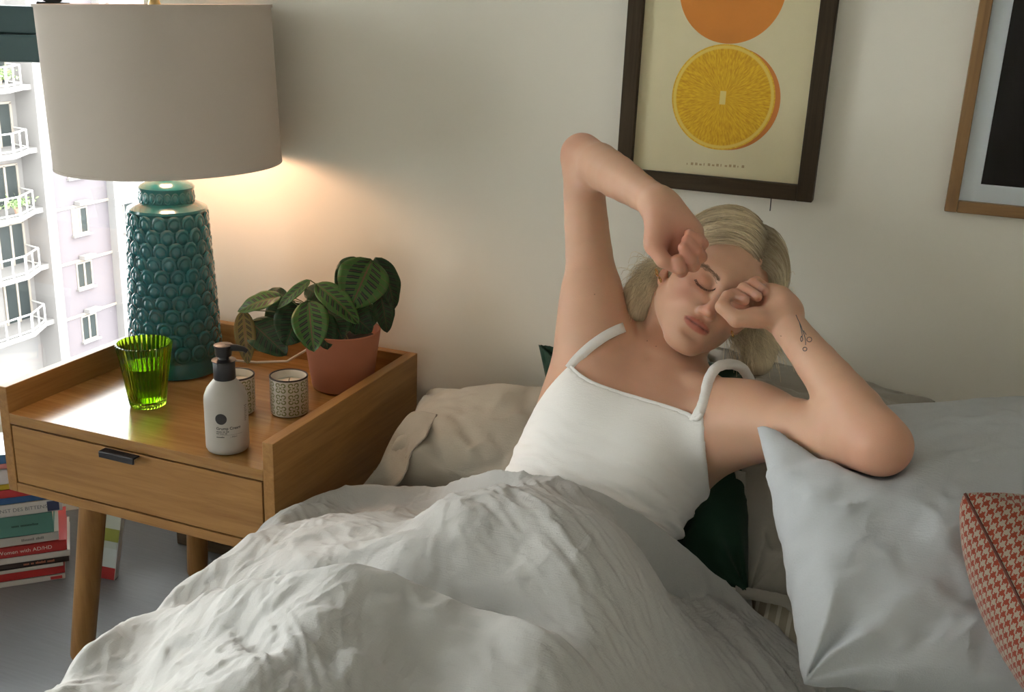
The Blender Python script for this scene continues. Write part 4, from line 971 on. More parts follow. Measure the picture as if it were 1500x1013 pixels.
Vt, Qt = sdf_mesh(TRUNK, .0034, PEL-np.array([.24, .02, .125]), (1.40, -.16, .98), top_post)
Vt = smooth_verts(Vt, Qt, 3, .45)
camisole = pchild('camisole', Vt, Qt, M_top)
def strap(pix, extra, w, wob=0.):
    P = hits(NOHAND, pix, back=.004); P = np.concatenate([P, [dep(*e) for e in extra]])
    P = resample(P, 40); N = CAM-P; N /= np.linalg.norm(N, axis=1)[:, None]
    v, fq = ribbon(P, N, w, .0017, wob); return pchild('strap', v, fq, M_top, False)
tR = pix_of(hits(NOHAND, [(916, 480)])[0])[2]; tL_ = pix_of(hits(NOHAND, [(1036, 560)])[0])[2]
sR = strap([(834, 540), (845, 526), (864, 508), (885, 493), (902, 484), (912, 480)], [(917, 478, tR+.02), (921, 480, tR+.06)], .0150)
sL = strap([(1016, 618), (1027, 598), (1033, 580)], [(1038, 556, tL_-.004), (1050, 538, tL_+.004), (1070, 533, tL_+.020), (1088, 540, tL_+.042), (1100, 560, tL_+.06)], .0150, .0006)
# neckline binding
Nn = CAM-bp; Nn /= np.linalg.norm(Nn, axis=1)[:, None]
v, fq = ribbon(bp, Nn, .0065, .0028); pchild('neckline_binding', v, fq, M_top, False)

# ---- hair
def hl(P): return (np.asarray(P)-HEAD_C)@HR.T/HS
hair_hi = np.array([.88, .76, .53]); hair_lo = np.array([.60, .475, .295]); hair_root = np.array([.16, .115, .07])
EC = np.array([0, -.012, .036]); ER_ = np.array([.0800, .0995, .0875])
cap = [hell(EC, ER_, .02), cone(hw(.062, -.040, -.02), dep(940, 452, 1.625), .034, .026, .03), cone(dep(940, 430, 1.625), dep(926, 470, 1.64), .024, .018, .03),
       cone(hw(-.066, -.035, .00), dep(1128, 470, 1.615), .030, .028, .03), cone(dep(1128, 460, 1.615), dep(1112, 528, 1.60), .028, .024, .03)]
def cap_post(P, d):
    q = hl(P)
    hairline = .064-.10*np.abs(q[:, 0])**1.2*3+(q[:, 1]-.070)*1.25
    hairline = np.minimum(hairline, .058-30*np.clip(np.abs(q[:, 0])-.03, 0, 1)**2*1.0+0*q[:, 1])
    hairline = np.where(q[:, 1] < .02, -1, hairline)
    d = d-.0035*fbm(np.stack([q[:, 0]*18, q[:, 1]*90, q[:, 2]*18], -1), 2)
    return smax(d, (hairline-q[:, 2])*.6, .006)
Vh, Qh = sdf_mesh(cap, .0035, (.92, -.50, .66), (1.42, -.08, 1.08), cap_post)
Vh = smooth_verts(Vh, Qh, 2, .4)
hc = np.clip(fbm(np.stack([hl(Vh)[:, 0]*14, hl(Vh)[:, 1]*120, hl(Vh)[:, 2]*14], -1), 3)*.8+.45, 0, 1)[:, None]
partd = None
M_hair = tint_mat('blonde_hair', .42, 0, .45)
hair = pchild('hair', Vh, Qh, M_hair)
part = hl(hits(NOHAND, [(1113, 388), (1119, 368), (1121, 352), (1114, 340)]))
part = np.concatenate([part, [[part[-1, 0]*.8, -.05, .112], [part[-1, 0]*.5, -.09, .07]]])
pd = np.min(np.linalg.norm(hl(Vh)[:, None]-resample(part, 20)[None], axis=2), axis=1)
rw = np.exp(-(pd/.008)**2)[:, None]
color_attr(hair, (hair_lo*(1-hc)+hair_hi*hc)*(1-rw)+hair_root*rw)
rg = np.random.default_rng(11)
def sph_dir(p): q = (np.asarray(p)-EC)/ER_; return q/np.linalg.norm(q, axis=-1, keepdims=True)
def slerp(a, b, t):
    om = math.acos(max(-1, min(1, float(a@b)))); s_ = math.sin(om)+1e-9
    return (np.sin((1-t)*om)[:, None]*a+np.sin(t*om)[:, None]*b)/s_
SV = []; SC = []; SF = []; nv = 0
def add_strand(P, r, c0, c1, rk=6.):
    global nv
    n = len(P); Tn = np.gradient(P, axis=0); Tn /= np.linalg.norm(Tn, axis=1)[:, None]+1e-9
    A = np.cross(Tn, CF+np.array([.1, .2, .3])); A /= np.linalg.norm(A, axis=1)[:, None]+1e-9; B_ = np.cross(Tn, A)
    taper = r*np.clip(np.linspace(1.1, .35, n), 0, 1)[:, None]
    V3 = np.stack([P+A*taper, P+(-.5*A+.87*B_)*taper, P+(-.5*A-.87*B_)*taper], 0).reshape(-1, 3)
    t = np.clip(np.linspace(0, 1, n)*rk, 0, 1)[:, None]; col = c0*(1-t)+c1*t
    SV.append(V3); SC.append(np.tile(col, (3, 1))); SF.append(grid_faces(3, n, wrap=True)+nv); nv += 3*n
def strands(count, side, ends, lift):
    for i in range(count):
        s_ = rg.random()**.9; base_p = resample(part, 2)[0]*0+np.array([np.interp(s_*(len(part)-1), np.arange(len(part)), part[:, a]) for a in range(3)])
        a = sph_dir(base_p+np.array([side*.002, 0, 0])+rg.normal(0, .0012, 3))
        anchor = np.array([side*(.074+.006*rg.random()), .030-.085*s_-.015*rg.random(), .020-.055*rg.random()-.01*s_])
        if s_ < .25: anchor[1] = .018-.05*rg.random()
        b = sph_dir(anchor); m = 15; t = np.linspace(0, 1, m)
        md = sph_dir(np.array([side*(.022+.018*rg.random()) if side > 0 else -.062, .066-.115*s_, .078+.03*s_ if side > 0 else .062]))
        tt = t[:, None]; d = (1-tt)**2*a+2*(1-tt)*tt*md*1.08+tt**2*b; d /= np.linalg.norm(d, axis=1)[:, None]
        li = 1+lift*(np.sin(np.clip(t*1.15, 0, 1)*PI*.62)**.8)*(.15+.85*rg.random())
        P = EC+d*ER_*li[:, None]; P = HEAD_C+HS*(P@HR)
        e = np.asarray(ends[rg.integers(len(ends))]); E_ = dep(e[0]+rg.normal(0, e[3]), e[1]+rg.normal(0, e[4]), e[2]+rg.normal(0, .012))
        t2 = np.linspace(0, 1, 10)[1:, None]; v0 = (P[-1]-P[-2])*m*.45; p0 = P[-1]
        tail = (1-t2)**3*p0+3*(1-t2)**2*t2*(p0+v0*.35)+3*(1-t2)*t2**2*(E_+(0, 0, .03))+t2**3*E_
        P = np.concatenate([P, tail]); P = P+np.sin(np.linspace(0, 7, len(P))+rg.random()*6)[:, None]*rg.normal(0, .0012, 3)
        w = rg.random(); c1 = hair_lo*(1-w)+hair_hi*1.08*w
        add_strand(P, .00085, hair_root*.85+c1*.15, c1, 6. if side > 0 else 3.)
strands(1800, 1, [(938, 440, 1.612, 13, 22), (925, 462, 1.63, 10, 16), (950, 420, 1.60, 9, 12)], .13)
strands(900, -1, [(1128, 500, 1.590, 16, 22), (1105, 528, 1.585, 16, 10), (1150, 450, 1.60, 8, 20)], .26)
hs = pchild('hair_strands', np.concatenate(SV), np.concatenate(SF), M_hair); color_attr(hs, np.concatenate(SC))
# ---- brows, lashes, lid line
M_brow = mat('brow_hair', (.27, .165, .10), rough=.6); M_lash = mat('lash', (.06, .035, .025), rough=.5)
def tubes(name, paths, r, m, n=5):
    mb = MB(); off = Vector(PERSON.location)
    for P in paths: mb.tube([Vector(p)-off for p in P], r if hasattr(r, '__len__') else [r*max(.3, 1-.6*j/(len(P)-1)) for j in range(len(P))], n)
    return mb.build(name, m, PERSON, smooth=True)
ONLYHEAD = trunk+[HEADG]
def face_hits(loc): return hits(ONLYHEAD, [tuple(pix_of(hw(*l))[:2]) for l in loc], back=.0006)
for sgn in (1, -1):
    if sgn > 0: pts = hits(ONLYHEAD, [(1020, 389), (1029, 389), (1038, 393), (1047, 401), (1054, 411)], back=.0006)
    else:
        loc = hl(hits(ONLYHEAD, [(1020, 389), (1029, 389), (1038, 393), (1047, 401), (1054, 411)])); loc[:, 0] *= -1; pts = face_hits(loc)
    C_ = resample(pts, 46); paths = []
    Tn = np.gradient(C_, axis=0); Tn /= np.linalg.norm(Tn, axis=1)[:, None]
    for j in range(4, 46):
        for _ in range(4):
            o = C_[j]+HZ*rg.normal(0, .0019); dr = nrm(-Tn[j]+HZ*(.25*sgn*0+.15)+rg.normal(0, .15, 3)); paths.append([o, o+dr*.003, o+dr*.0058-HZ*.0004])
    tubes('eyebrow', paths, .00034, M_brow, 4)
    lp = [(1020, 409), (1024, 416), (1030, 421), (1037, 424), (1044, 424), (1049, 421)]
    pts = hits(ONLYHEAD, lp, back=.0004) if sgn > 0 else None
    if sgn < 0: loc = hl(hits(ONLYHEAD, lp)); loc[:, 0] *= -1; pts = face_hits(loc)
    C_ = resample(pts, 34); paths = [C_]
    for j in range(0, 32):
        for _ in range(2):
            u_ = j/32; o = C_[j]; dr = nrm(-HZ*.8+HX*sgn*(.7-1.0*u_)+HY*.55+rg.normal(0, .12, 3)); ln = .0043-.0016*u_
            paths.append([o, o+dr*ln*.5-HZ*.0006, o+dr*ln+HY*.0008])
    tubes('eyelashes', paths, .00032, M_lash, 4)
# ---- finger nails on the hand nearest the pillow
M_nail = mat('nail', (.52, .27, .20), rough=.4, spec=.3)
for (px, py, ang) in ((1086, 436, .5), (1104, 431, .5), (1113, 423, .6)):
    c = hits(BODY, [(px, py)], back=.0002)[0]; nv_ = nrm(CAM-c)
    e = np.array([[px+1, py], [px, py+1], [px-1, py], [px, py-1]]); hh = hits(BODY, e); nv_ = nrm(np.cross(hh[0]-hh[2], hh[3]-hh[1])); nv_ = nv_ if nv_@(CAM-c) > 0 else -nv_
    ax_ = nrm(CR*math.cos(ang)-CU*math.sin(ang)); ax_ = nrm(ax_-nv_*(ax_@nv_)); ay_ = np.cross(nv_, ax_)
    th = np.linspace(0, 2*PI, 17)[:-1]; V = [c+nv_*.0006]; V += [c+ax_*.0046*math.copysign(abs(math.cos(t))**.8, math.cos(t))+ay_*.0037*math.copysign(abs(math.sin(t))**.8, math.sin(t))-nv_*.0006 for t in th]
    pchild('fingernail', np.array(V), [(0, 1+i, 1+(i+1) % 16) for i in range(16)], M_nail)
# ---- earrings
M_gold = mat('gold', (.75, .52, .20), rough=.22, metal=1.)
def torus(c, R_, r, ax, n=18):
    a = nrm(np.cross(ax, CU)); b = np.cross(ax, a); return [c+(a*math.cos(t)+b*math.sin(t))*R_ for t in np.linspace(0, 2*PI*.97, n)]
for (px, py, R_, r) in ((962, 399, .0055, .0011), (967, 409, .0040, .0012), (1073, 489, .0045, .0011)):
    c = dep(px, py, pix_of(hits(NOHAND, [(px+12, py+1)])[0])[2]-.004) if px < 1000 else dep(px, py, 1.515)
    tubes('earring', [torus(c, R_, r, nrm(CR+.3*CU-.4*CF))], [r]*18, M_gold, 7)
# ---- forearm tattoo and moles
M_ink = mat('tattoo_ink', (.05, .065, .085), rough=.6)
def ink(pix): return hits(BODY, pix, back=.0002)
def circ(x, y, r): return [(x+r*math.cos(t), y+r*.95*math.sin(t)) for t in np.linspace(0, 2*PI, 14)]
tp = [ink([(1166, 461), (1169, 468), (1172, 474), (1175, 482), (1178, 490), (1180, 498), (1180, 505)]), ink([(1171, 472), (1173, 480), (1175, 489), (1175, 493)]), ink([(1177, 484), (1181, 490)]),
      ink(circ(1185.5, 497, 3.6)), ink(circ(1179, 511, 3.0)), ink([(1174, 492), (1172.5, 496), (1174, 500), (1176, 496.5), (1174, 492)])]
tubes('tattoo', [resample(t, 24) for t in tp], [.00046]*24, M_ink, 5)
for px, py in ((948, 499), (961, 507), (871, 431), (1144, 492)):
    c = hits(BODY, [(px, py)])[0]; me = MB().lathe([(.0, -.0004), (.0009, -.0002), (.0011, .0001), (.0006, .0004), (.0, .0005)], 8, cap0=False, cap1=False)
    me.xf(Matrix.Translation(Vector(c)-Vector(PERSON.location))).build('mole', mat('mole_brown', (.12, .06, .045)), PERSON)
# ================================================================== bed, pillows, duvet
MT = .42                                                                  # top of the mattress
M_sheet = linen('sheet_linen', (.60, .62, .62), var=.05); M_bedwood = wood('bed_oak', (.30, .17, .07), (.45, .27, .12), 'Y')
bed = tag(empty('bed', (1.42, -1.05, 0)), 'low wooden bed with mattress under pale linen', 'bed')
MB().box(-.80, .80, -1.0, 1.0, .12, .20, .006).build('bed_frame', M_bedwood, bed)
for sx in (-1, 1):
    for sy in (-1, 1): MB().box(sx*.74-.03, sx*.74+.03, sy*.92-.03, sy*.92+.03, 0, .12, .004).build('leg', M_bedwood, bed)
MB().box(-.805, .805, -1.0, 1.0, .20, MT, .035, seg=4).build('mattress', M_sheet, bed, smooth=True)

def pillow(name, cor, thick, m, n=72, bow=.07, p=.42, wr=.010, seed=0., parent=None, back=1., freq=5., edge=.006, sag=None, corner_w=.012):
    """stuffed cloth case from its four corners (c00, c10, c11, c01); returns verts and faces"""
    c = [np.asarray(q, float) for q in cor]; a = np.linspace(-1, 1, n); U, W = np.meshgrid(a, a, indexing='ij')
    # denser near the rim
    U = np.sign(U)*(1-(1-np.abs(U))**1.25); W = np.sign(W)*(1-(1-np.abs(W))**1.25)
    ue = U*(1-bow*(U**2)*(1-W**2)); we = W*(1-bow*(W**2)*(1-U**2))
    ub, wb = (ue+1)/2, (we+1)/2
    P = c[0]*((1-ub)*(1-wb))[..., None]+c[1]*(ub*(1-wb))[..., None]+c[2]*(ub*wb)[..., None]+c[3]*((1-ub)*wb)[..., None]
    N = nrm(np.cross(c[1]-c[0]+c[2]-c[3], c[3]-c[0]+c[2]-c[1]))
    su = np.linalg.norm(c[1]-c[0]); sw = np.linalg.norm(c[3]-c[0])
    T_ = thick/2*((1-U**2)*(1-W**2)+1e-9)**p
    q = np.stack([ue*su*freq, we*sw*freq, np.full_like(ue, seed)], -1)
    warp = np.stack([fbm(q*.7+9), fbm(q*.7+31), 0*ue], -1)
    rid = 1-np.abs(fbm(q*np.array([1.0, 1.6, 1])+warp*1.3, 3))*2.4
    rid2 = 1-np.abs(fbm(q*np.array([2.6, 2.0, 1])+warp*2+50, 3))*2.4
    rim = np.minimum(1-np.abs(U), 1-np.abs(W)); inn = np.clip(rim/.10, 0, 1)
    dz = wr*(fbm(q*.5+3, 2)*.9+(rid-.5)*.45+(rid2-.5)*.22)*inn
    # folds running out of the corners
    for su_ in (-1, 1):
        for sw_ in (-1, 1):
            du, dw = 1-su_*U, 1-sw_*W; rr = np.hypot(du, dw); an = np.arctan2(dw, du)
            dz = dz+corner_w*np.sin(an*9+seed*3+su_+2*sw_+2.5*fbm(q*.8+7, 2))*np.exp(-(rr/.55)**2)*np.clip(rim/.05, 0, 1)*.6
    ed = edge*fbm(np.stack([U*7, W*7, 0*U+seed], -1), 2)*np.exp(-(rim/.06)**2)
    top = P+N*(T_+dz+ed)[..., None]; bot = P+N*(-T_*back+dz*.3+ed)[..., None]
    nv = n*n; idx = np.arange(nv).reshape(n, n); ib = idx+nv; border = (np.abs(U) > .9999) | (np.abs(W) > .9999); ib = np.where(border, idx, ib)
    V = np.concatenate([top.reshape(-1, 3), bot.reshape(-1, 3)])
    def quads(I): return np.stack([I[:-1, :-1], I[1:, :-1], I[1:, 1:], I[:-1, 1:]], -1).reshape(-1, 4)
    F_ = np.concatenate([quads(idx), quads(ib)[:, ::-1]])
    used = np.unique(F_); rm = np.full(2*nv, -1); rm[used] = np.arange(len(used))
    def arc(Q): return np.concatenate([np.zeros((n, 1)), np.cumsum(np.linalg.norm(np.diff(Q, axis=1), axis=2), axis=1)], 1)
    uv = np.concatenate([np.stack([ue*su/2, arc(top)], -1).reshape(-1, 2), np.stack([ue*su/2, -arc(bot)], -1).reshape(-1, 2)])[used]
    return V[used], rm[F_], uv
def push_out(V, prims, gap=.004, it=6, bias=(0, 0, -.6), span=.05):
    """press cloth away from a body: points inside (or closer than gap) move out along the distance gradient"""
    bias = np.asarray(bias, float)
    for _ in range(it):
        d = sdf_eval(prims, V); m = d < gap
        if not m.any(): break
        P = V[m]; e = .002; g = np.stack([sdf_eval(prims, P+np.eye(3)[a]*e)-sdf_eval(prims, P-np.eye(3)[a]*e) for a in range(3)], -1)
        g = g/(np.linalg.norm(g, axis=1)[:, None]+1e-9)+bias; g /= np.linalg.norm(g, axis=1)[:, None]+1e-9
        V[m] = P+g*np.minimum(gap-d[m], .03)[:, None]
    return V
def settle(V, F_, prims, bias, rounds=5):
    """alternate pressing and smoothing where the cloth was pressed, so the dent stays soft"""
    for _ in range(rounds):
        W0 = V.copy(); V = push_out(V, prims, .004, 3, bias); mv = np.linalg.norm(V-W0, axis=1) > 1e-5
        if not mv.any(): break
        nb = mv.copy()
        for _k in range(4):
            hit = nb[F_].any(1); nb[F_[hit].ravel()] = True
        S1 = smooth_verts(V, F_, 6, .5); V = np.where(nb[:, None], S1, V)
    return push_out(V, prims, .003, 8, np.asarray(bias)*.5)
def cushion(name, V, F_, m, label, cat, uv=None, part='case'):
    o = V.mean(0); o[2] = V[:, 2].min()
    e = tag(empty(name, o), label, cat, 'pillows and cushions on the bed'); ob = npmesh(part, V-o, F_, m, e)
    if uv is not None:
        uvl = ob.data.uv_layers.new(name='cloth'); li = np.zeros(len(ob.data.loops), dtype=np.int32); ob.data.loops.foreach_get('vertex_index', li); uvl.data.foreach_set('uv', uv[li].astype(np.float32).ravel())
    return e
M_beige = linen('pillow_beige_linen', (.46, .42, .345), var=.07); M_grey = linen('pillow_grey_linen', (.37, .345, .295), var=.08); M_pale = linen('pillow_pale_linen', (.47, .49, .505), var=.06)
M_green = linen('cushion_green', (.012, .040, .024), var=.12, bump=.1)
ARML = [uaL, faL]; UPPER = trunk+latR+pecR+latL+pecL+[uaR, uaL, faL]
# large pale pillow under the elbow
V, F_, uv = pillow('a', (dep(1178, 1000, 1.16), dep(1665, 1045, 1.10), dep(1690, 575, 1.58), dep(1104, 624, 1.345)), .165, M_pale, n=110, bow=.03, wr=.020, seed=1.7, freq=4.6, p=.36, back=.7, corner_w=.020)
for _r in range(3):
    for _i in range(40):
        d_ = sdf_eval(ARML, V); m_ = d_ < .004
        if not m_.any(): break
        V[m_, 2] -= np.maximum(.004-d_[m_], .001)
    if _r < 2:
        nb = sdf_eval(ARML, V) < .05; V = np.where(nb[:, None], smooth_verts(V, F_, 8, .5), V); V[:, 2] = np.maximum(V[:, 2], MT+.002)
pA = cushion('pillow', V, F_, M_pale, 'large pale blue-white linen pillow under the bent elbow', 'pillow', uv)
# grey pillow behind the head, its case open at the side
V, F_, uv = pillow('b', (dep(1095, 875, 1.49), dep(1375, 905, 1.40), dep(1385, 600, 1.83), dep(1012, 505, 1.80)), .17, M_grey, n=96, bow=.05, wr=.024, seed=4.2, freq=5.5, corner_w=.022)
V = settle(V, F_, UPPER+[HEADG]+cap, (0, .4, 0)); V[:, 1] = np.minimum(V[:, 1], WALLY-.006); V[:, 2] = np.maximum(V[:, 2], MT+.002)
pB = cushion('pillow', V, F_, M_grey, 'crumpled grey beige linen pillow behind the head, against the wall', 'pillow', uv)
# beige pillow beside the nightstand
V, F_, uv = pillow('d', ((.640, -.310, .455), (1.09, -.330, .455), (1.12, -.075, .600), (.630, -.095, .540)), .18, M_beige, bow=.05, wr=.017, seed=7.7, freq=4., p=.40)
V = settle(V, F_, UPPER, (0, .3, -.2)); V[:, 1] = np.minimum(V[:, 1], WALLY-.006); V[:, 2] = np.maximum(V[:, 2], MT+.002)
pD = cushion('pillow', V, F_, M_beige, 'plump beige linen pillow beside the bedside table', 'pillow', uv)
# its loose case end, drooping over the mattress edge
def flap():
    n, k = 40, 26; S_, T_ = np.meshgrid(np.linspace(0, 1, n), np.linspace(0, 1, k), indexing='ij')
    topc = resample(np.array([dep(640, 606, 1.845), dep(606, 602, 1.86), dep(584, 624, 1.86), dep(568, 652, 1.85), dep(556, 680, 1.84)]), n)
    botc = resample(np.array([dep(622, 640, 1.80), dep(602, 662, 1.80), dep(592, 694, 1.80), dep(572, 714, 1.81), dep(530, 712, 1.84)]), n)
    P = topc[:, None]*(1-T_)[..., None]+botc[:, None]*T_[..., None]
    nn_ = nrm(CAM-P.mean((0, 1))); P = P+nn_*(.010*np.sin(S_*9+T_*2)*T_+.006*fbm(np.stack([S_*6, T_*3, 0*S_+5], -1), 3))[..., None]
    return P.reshape(-1, 3), grid_faces(n, k)
Vf, Ff = flap(); of = npmesh('case_flap', Vf-np.array(pD.location), Ff, M_beige, pD); so = of.modifiers.new('cloth', 'SOLIDIFY'); so.thickness = .0025
# dark green cushion behind the back
V, F_, uv = pillow('c', (dep(835, 790, 1.60), dep(1096, 868, 1.475), dep(1112, 540, 1.735), dep(789, 506, 1.80)), .10, M_green, bow=.03, wr=.006, seed=2.9, freq=4)
V = settle(V, F_, UPPER+[HEADG], (0, .4, 0)); V[:, 1] = np.minimum(V[:, 1], WALLY-.006); V[:, 2] = np.maximum(V[:, 2], MT+.002)
pC = cushion('cushion', V, F_, M_green, 'dark green cushion squeezed behind the back of the person', 'cushion', uv)
# houndstooth cushion
def hound():
    m, nt, N, L, b = nodes('houndstooth'); uv = N.new('ShaderNodeUVMap'); uv.uv_map = 'cloth'; sx = N.new('ShaderNodeSeparateXYZ'); L.new(uv.outputs[0], sx.inputs[0])
    th = .00118; x = mth(N, L, 'FLOOR', mth(N, L, 'DIVIDE', mth(N, L, 'ADD', sx.outputs[0], 4), th)); y = mth(N, L, 'FLOOR', mth(N, L, 'DIVIDE', mth(N, L, 'ADD', sx.outputs[1], 4), th))
    wx = mth(N, L, 'LESS_THAN', mth(N, L, 'MODULO', x, 8), 3.5); wy = mth(N, L, 'LESS_THAN', mth(N, L, 'MODULO', y, 8), 3.5); tw = mth(N, L, 'LESS_THAN', mth(N, L, 'MODULO', mth(N, L, 'ADD', x, y), 4), 1.5)
    f = mth(N, L, 'ADD', mth(N, L, 'MULTIPLY', tw, wx), mth(N, L, 'MULTIPLY', mth(N, L, 'SUBTRACT', 1, tw), wy))
    mx = N.new('ShaderNodeMix'); mx.data_type = 'RGBA'; L.new(f, mx.inputs[0]); mx.inputs[6].default_value = (.29, .245, .19, 1); mx.inputs[7].default_value = (.22, .038, .018, 1)
    L.new(mx.outputs[2], b.inputs['Base Color']); b.inputs['Roughness'].default_value = .9; b.inputs['Specular IOR Level'].default_value = .1; b.inputs['Sheen Weight'].default_value = .2
    n = N.new('ShaderNodeTexNoise'); n.inputs['Scale'].default_value = 900; tc = N.new('ShaderNodeTexCoord'); L.new(tc.outputs['Object'], n.inputs['Vector']); bp = N.new('ShaderNodeBump'); bp.inputs['Strength'].default_value = .4; bp.inputs['Distance'].default_value = .001; L.new(n.outputs['Fac'], bp.inputs['Height']); L.new(bp.outputs[0], b.inputs['Normal'])
    return m
M_hound = hound()
HC = (dep(1413, 722, 1.085), dep(1585, 1085, .99), dep(1790, 1040, 1.21), dep(1610, 745, 1.30))
V, F_, uv = pillow('e', HC, .175, M_hound, bow=.05, wr=.004, seed=6.1, p=.40, freq=4, corner_w=.004, edge=0)
pE = cushion('cushion', V, F_, M_hound, 'red and cream houndstooth cushion at the bed corner', 'cushion', uv)
n_ = 72; rimP = []
sea = [np.asarray(HC[0])*(1-t)+np.asarray(HC[1])*t for t in np.linspace(0, 1, 30)]
MB().tube([Vector(p-np.array(pE.location))+Vector((0, 0, 0)) for p in sea[:1]+sea[:1]] if False else [Vector(V[i]-np.array(pE.location)) for i in range(0, n_*n_, n_)], .0016, 6).build('piping', mat('piping_dark', (.10, .025, .015), rough=.8), pE, smooth=True)
# inner pillow of striped ticking showing from the open case end
def ticking():
    m, nt, N, L, b = nodes('ticking'); tc = N.new('ShaderNodeTexCoord'); sx = N.new('ShaderNodeSeparateXYZ'); L.new(tc.outputs['Object'], sx.inputs[0])
    f = mth(N, L, 'LESS_THAN', mth(N, L, 'FRACT', mth(N, L, 'MULTIPLY', mth(N, L, 'ADD', sx.outputs[0], 5.), 62.)), .34); mx = N.new('ShaderNodeMix'); mx.data_type = 'RGBA'; L.new(f, mx.inputs[0]); mx.inputs[6].default_value = (.40, .35, .26, 1); mx.inputs[7].default_value = (.60, .56, .47, 1); L.new(mx.outputs[2], b.inputs['Base Color']); b.inputs['Roughness'].default_value = .9; return m
V, F_, uv = pillow('t', (dep(1105, 935, 1.46), dep(1200, 950, 1.42), dep(1230, 850, 1.54), dep(1098, 850, 1.56)), .06, None, n=36, bow=.02, wr=.003, seed=9.3, freq=4)
V[:, 2] = np.maximum(V[:, 2], MT+.002)
npmesh('inner_pillow', V-np.array(pB.location), F_, ticking(), pB)
# hem of the open case end
hem = resample(np.array([dep(1084, 690, 1.58), dep(1086, 720, 1.565), dep(1083, 760, 1.545), dep(1090, 820, 1.515), dep(1086, 862, 1.485), dep(1115, 872, 1.465), dep(1150, 880, 1.445), dep(1172, 898, 1.43)]), 60)
Nh = CAM-hem; Nh /= np.linalg.norm(Nh, axis=1)[:, None]; v, fq = ribbon(hem+Nh*(.004+.001*np.sin(np.arange(60)*.8))[:, None], Nh+CR*.4, .016, .003, .0008); npmesh('hem', v-np.array(pB.location), fq, M_grey, pB)
# ================================================================== duvet
M_duvet = linen('duvet_linen', (.455, .45, .43), var=.06, bump=.3)
topE = [onz(415, 752, .455), onz(445, 733, .485), onz(485, 716, .50), onz(530, 710, .505), onz(585, 711, .505), onz(640, 713, .51), dep(695, 696, 1.535), dep(735, 690, 1.475), dep(800, 695, 1.435),
        dep(880, 719, 1.410), dep(945, 758, 1.400), dep(990, 793, 1.412), onz(1060, 850, .515), onz(1120, 902, .485), onz(1168, 946, .455)]
NU, NV = 360, 470
s = np.linspace(0, 1, NU); t = np.linspace(0, 1, NV)
U3 = resample(np.array(topE), NU)
Rg = resample(np.array([topE[-1][:2], onz(1215, 1005, .45)[:2], (1.485, -.80), (1.52, -1.2), (1.56, -2.06)]), NV)
Lf = resample(np.array([topE[0][:2], (.540, -.60), (.485, -.72), (.450, -.84), (.425, -.95), (.43, -1.15), (.46, -1.6), (.48, -2.06)]), NV)
Bt = np.stack([np.linspace(.48, 1.56, NU), np.full(NU, -2.06)], -1)
S_, T_ = np.meshgrid(s, t, indexing='ij')
XY = (U3[:, None, :2]*(1-T_)[..., None]+Bt[:, None]*T_[..., None]+Lf[None]*(1-S_)[..., None]+Rg[None]*S_[..., None]
      - (U3[0, :2]*((1-S_)*(1-T_))[..., None]+U3[-1, :2]*(S_*(1-T_))[..., None]+Bt[0]*((1-S_)*T_)[..., None]+Bt[-1]*(S_*T_)[..., None]))
X, Y = XY[..., 0], XY[..., 1]
def sst(a): a = np.clip(a, 0, 1); return a*a*(3-2*a)
Z = np.full_like(X, MT+.062)
def softmax(a, b, k): h = np.maximum(k-np.abs(a-b), 0)/k; return np.maximum(a, b)+h*h*k*.25
def capz(a, b, ra, rb):
    a = np.asarray(a); b = np.asarray(b); d = b[:2]-a[:2]; h = np.clip(((X-a[0])*d[0]+(Y-a[1])*d[1])/(d@d), 0, 1)
    q = np.hypot(X-a[0]-h*d[0], Y-a[1]-h*d[1]); r = ra+(rb-ra)*h; return a[2]+(b[2]-a[2])*h+np.sqrt(np.maximum(r*r-q*q, 0))-np.maximum(q-r, 0)*1.5
for a, b, ra, rb in ((PEL-np.array([.06, 0, .02]), PEL+np.array([.06, 0, -.02]), .118, .118), (PEL, WAIST, .118, .112)): Z = softmax(Z, capz(a, b, ra, rb), .11)
for sg, kx, fx in ((-1, .93, .86), (1, 1.19, 1.24)):
    hip = PEL+np.array([sg*.085, -.03, 0]); kn = np.array([kx, -1.13, .505]); an = np.array([fx, -1.52, .48])
    Z = softmax(Z, capz(hip, kn, .110, .085), .16); Z = softmax(Z, capz(kn, an, .085, .07), .16)
Z = softmax(Z, capz((.81, -.72, .385), (.93, -1.02, .41), .19, .20), .15)                     # the plump part beside her right hip
def blur(A, n, it=3):
    k = np.ones(2*n+1)/(2*n+1)
    for _ in range(it):
        for ax in (0, 1):
            A = np.apply_along_axis(lambda v: np.convolve(np.pad(v, n, mode='edge'), k, 'valid'), ax, A)
    return A
Z = np.maximum(blur(Z, 11), Z-.012)
Z0 = Z.copy()
def on_duvet(px, py):
    z = .55
    for _ in range(8):
        q = onz(px, py, z); i = np.argmin((X-q[0])**2+(Y-q[1])**2); z = .5*z+.5*Z0.ravel()[i]
    return onz(px, py, z)[:2]
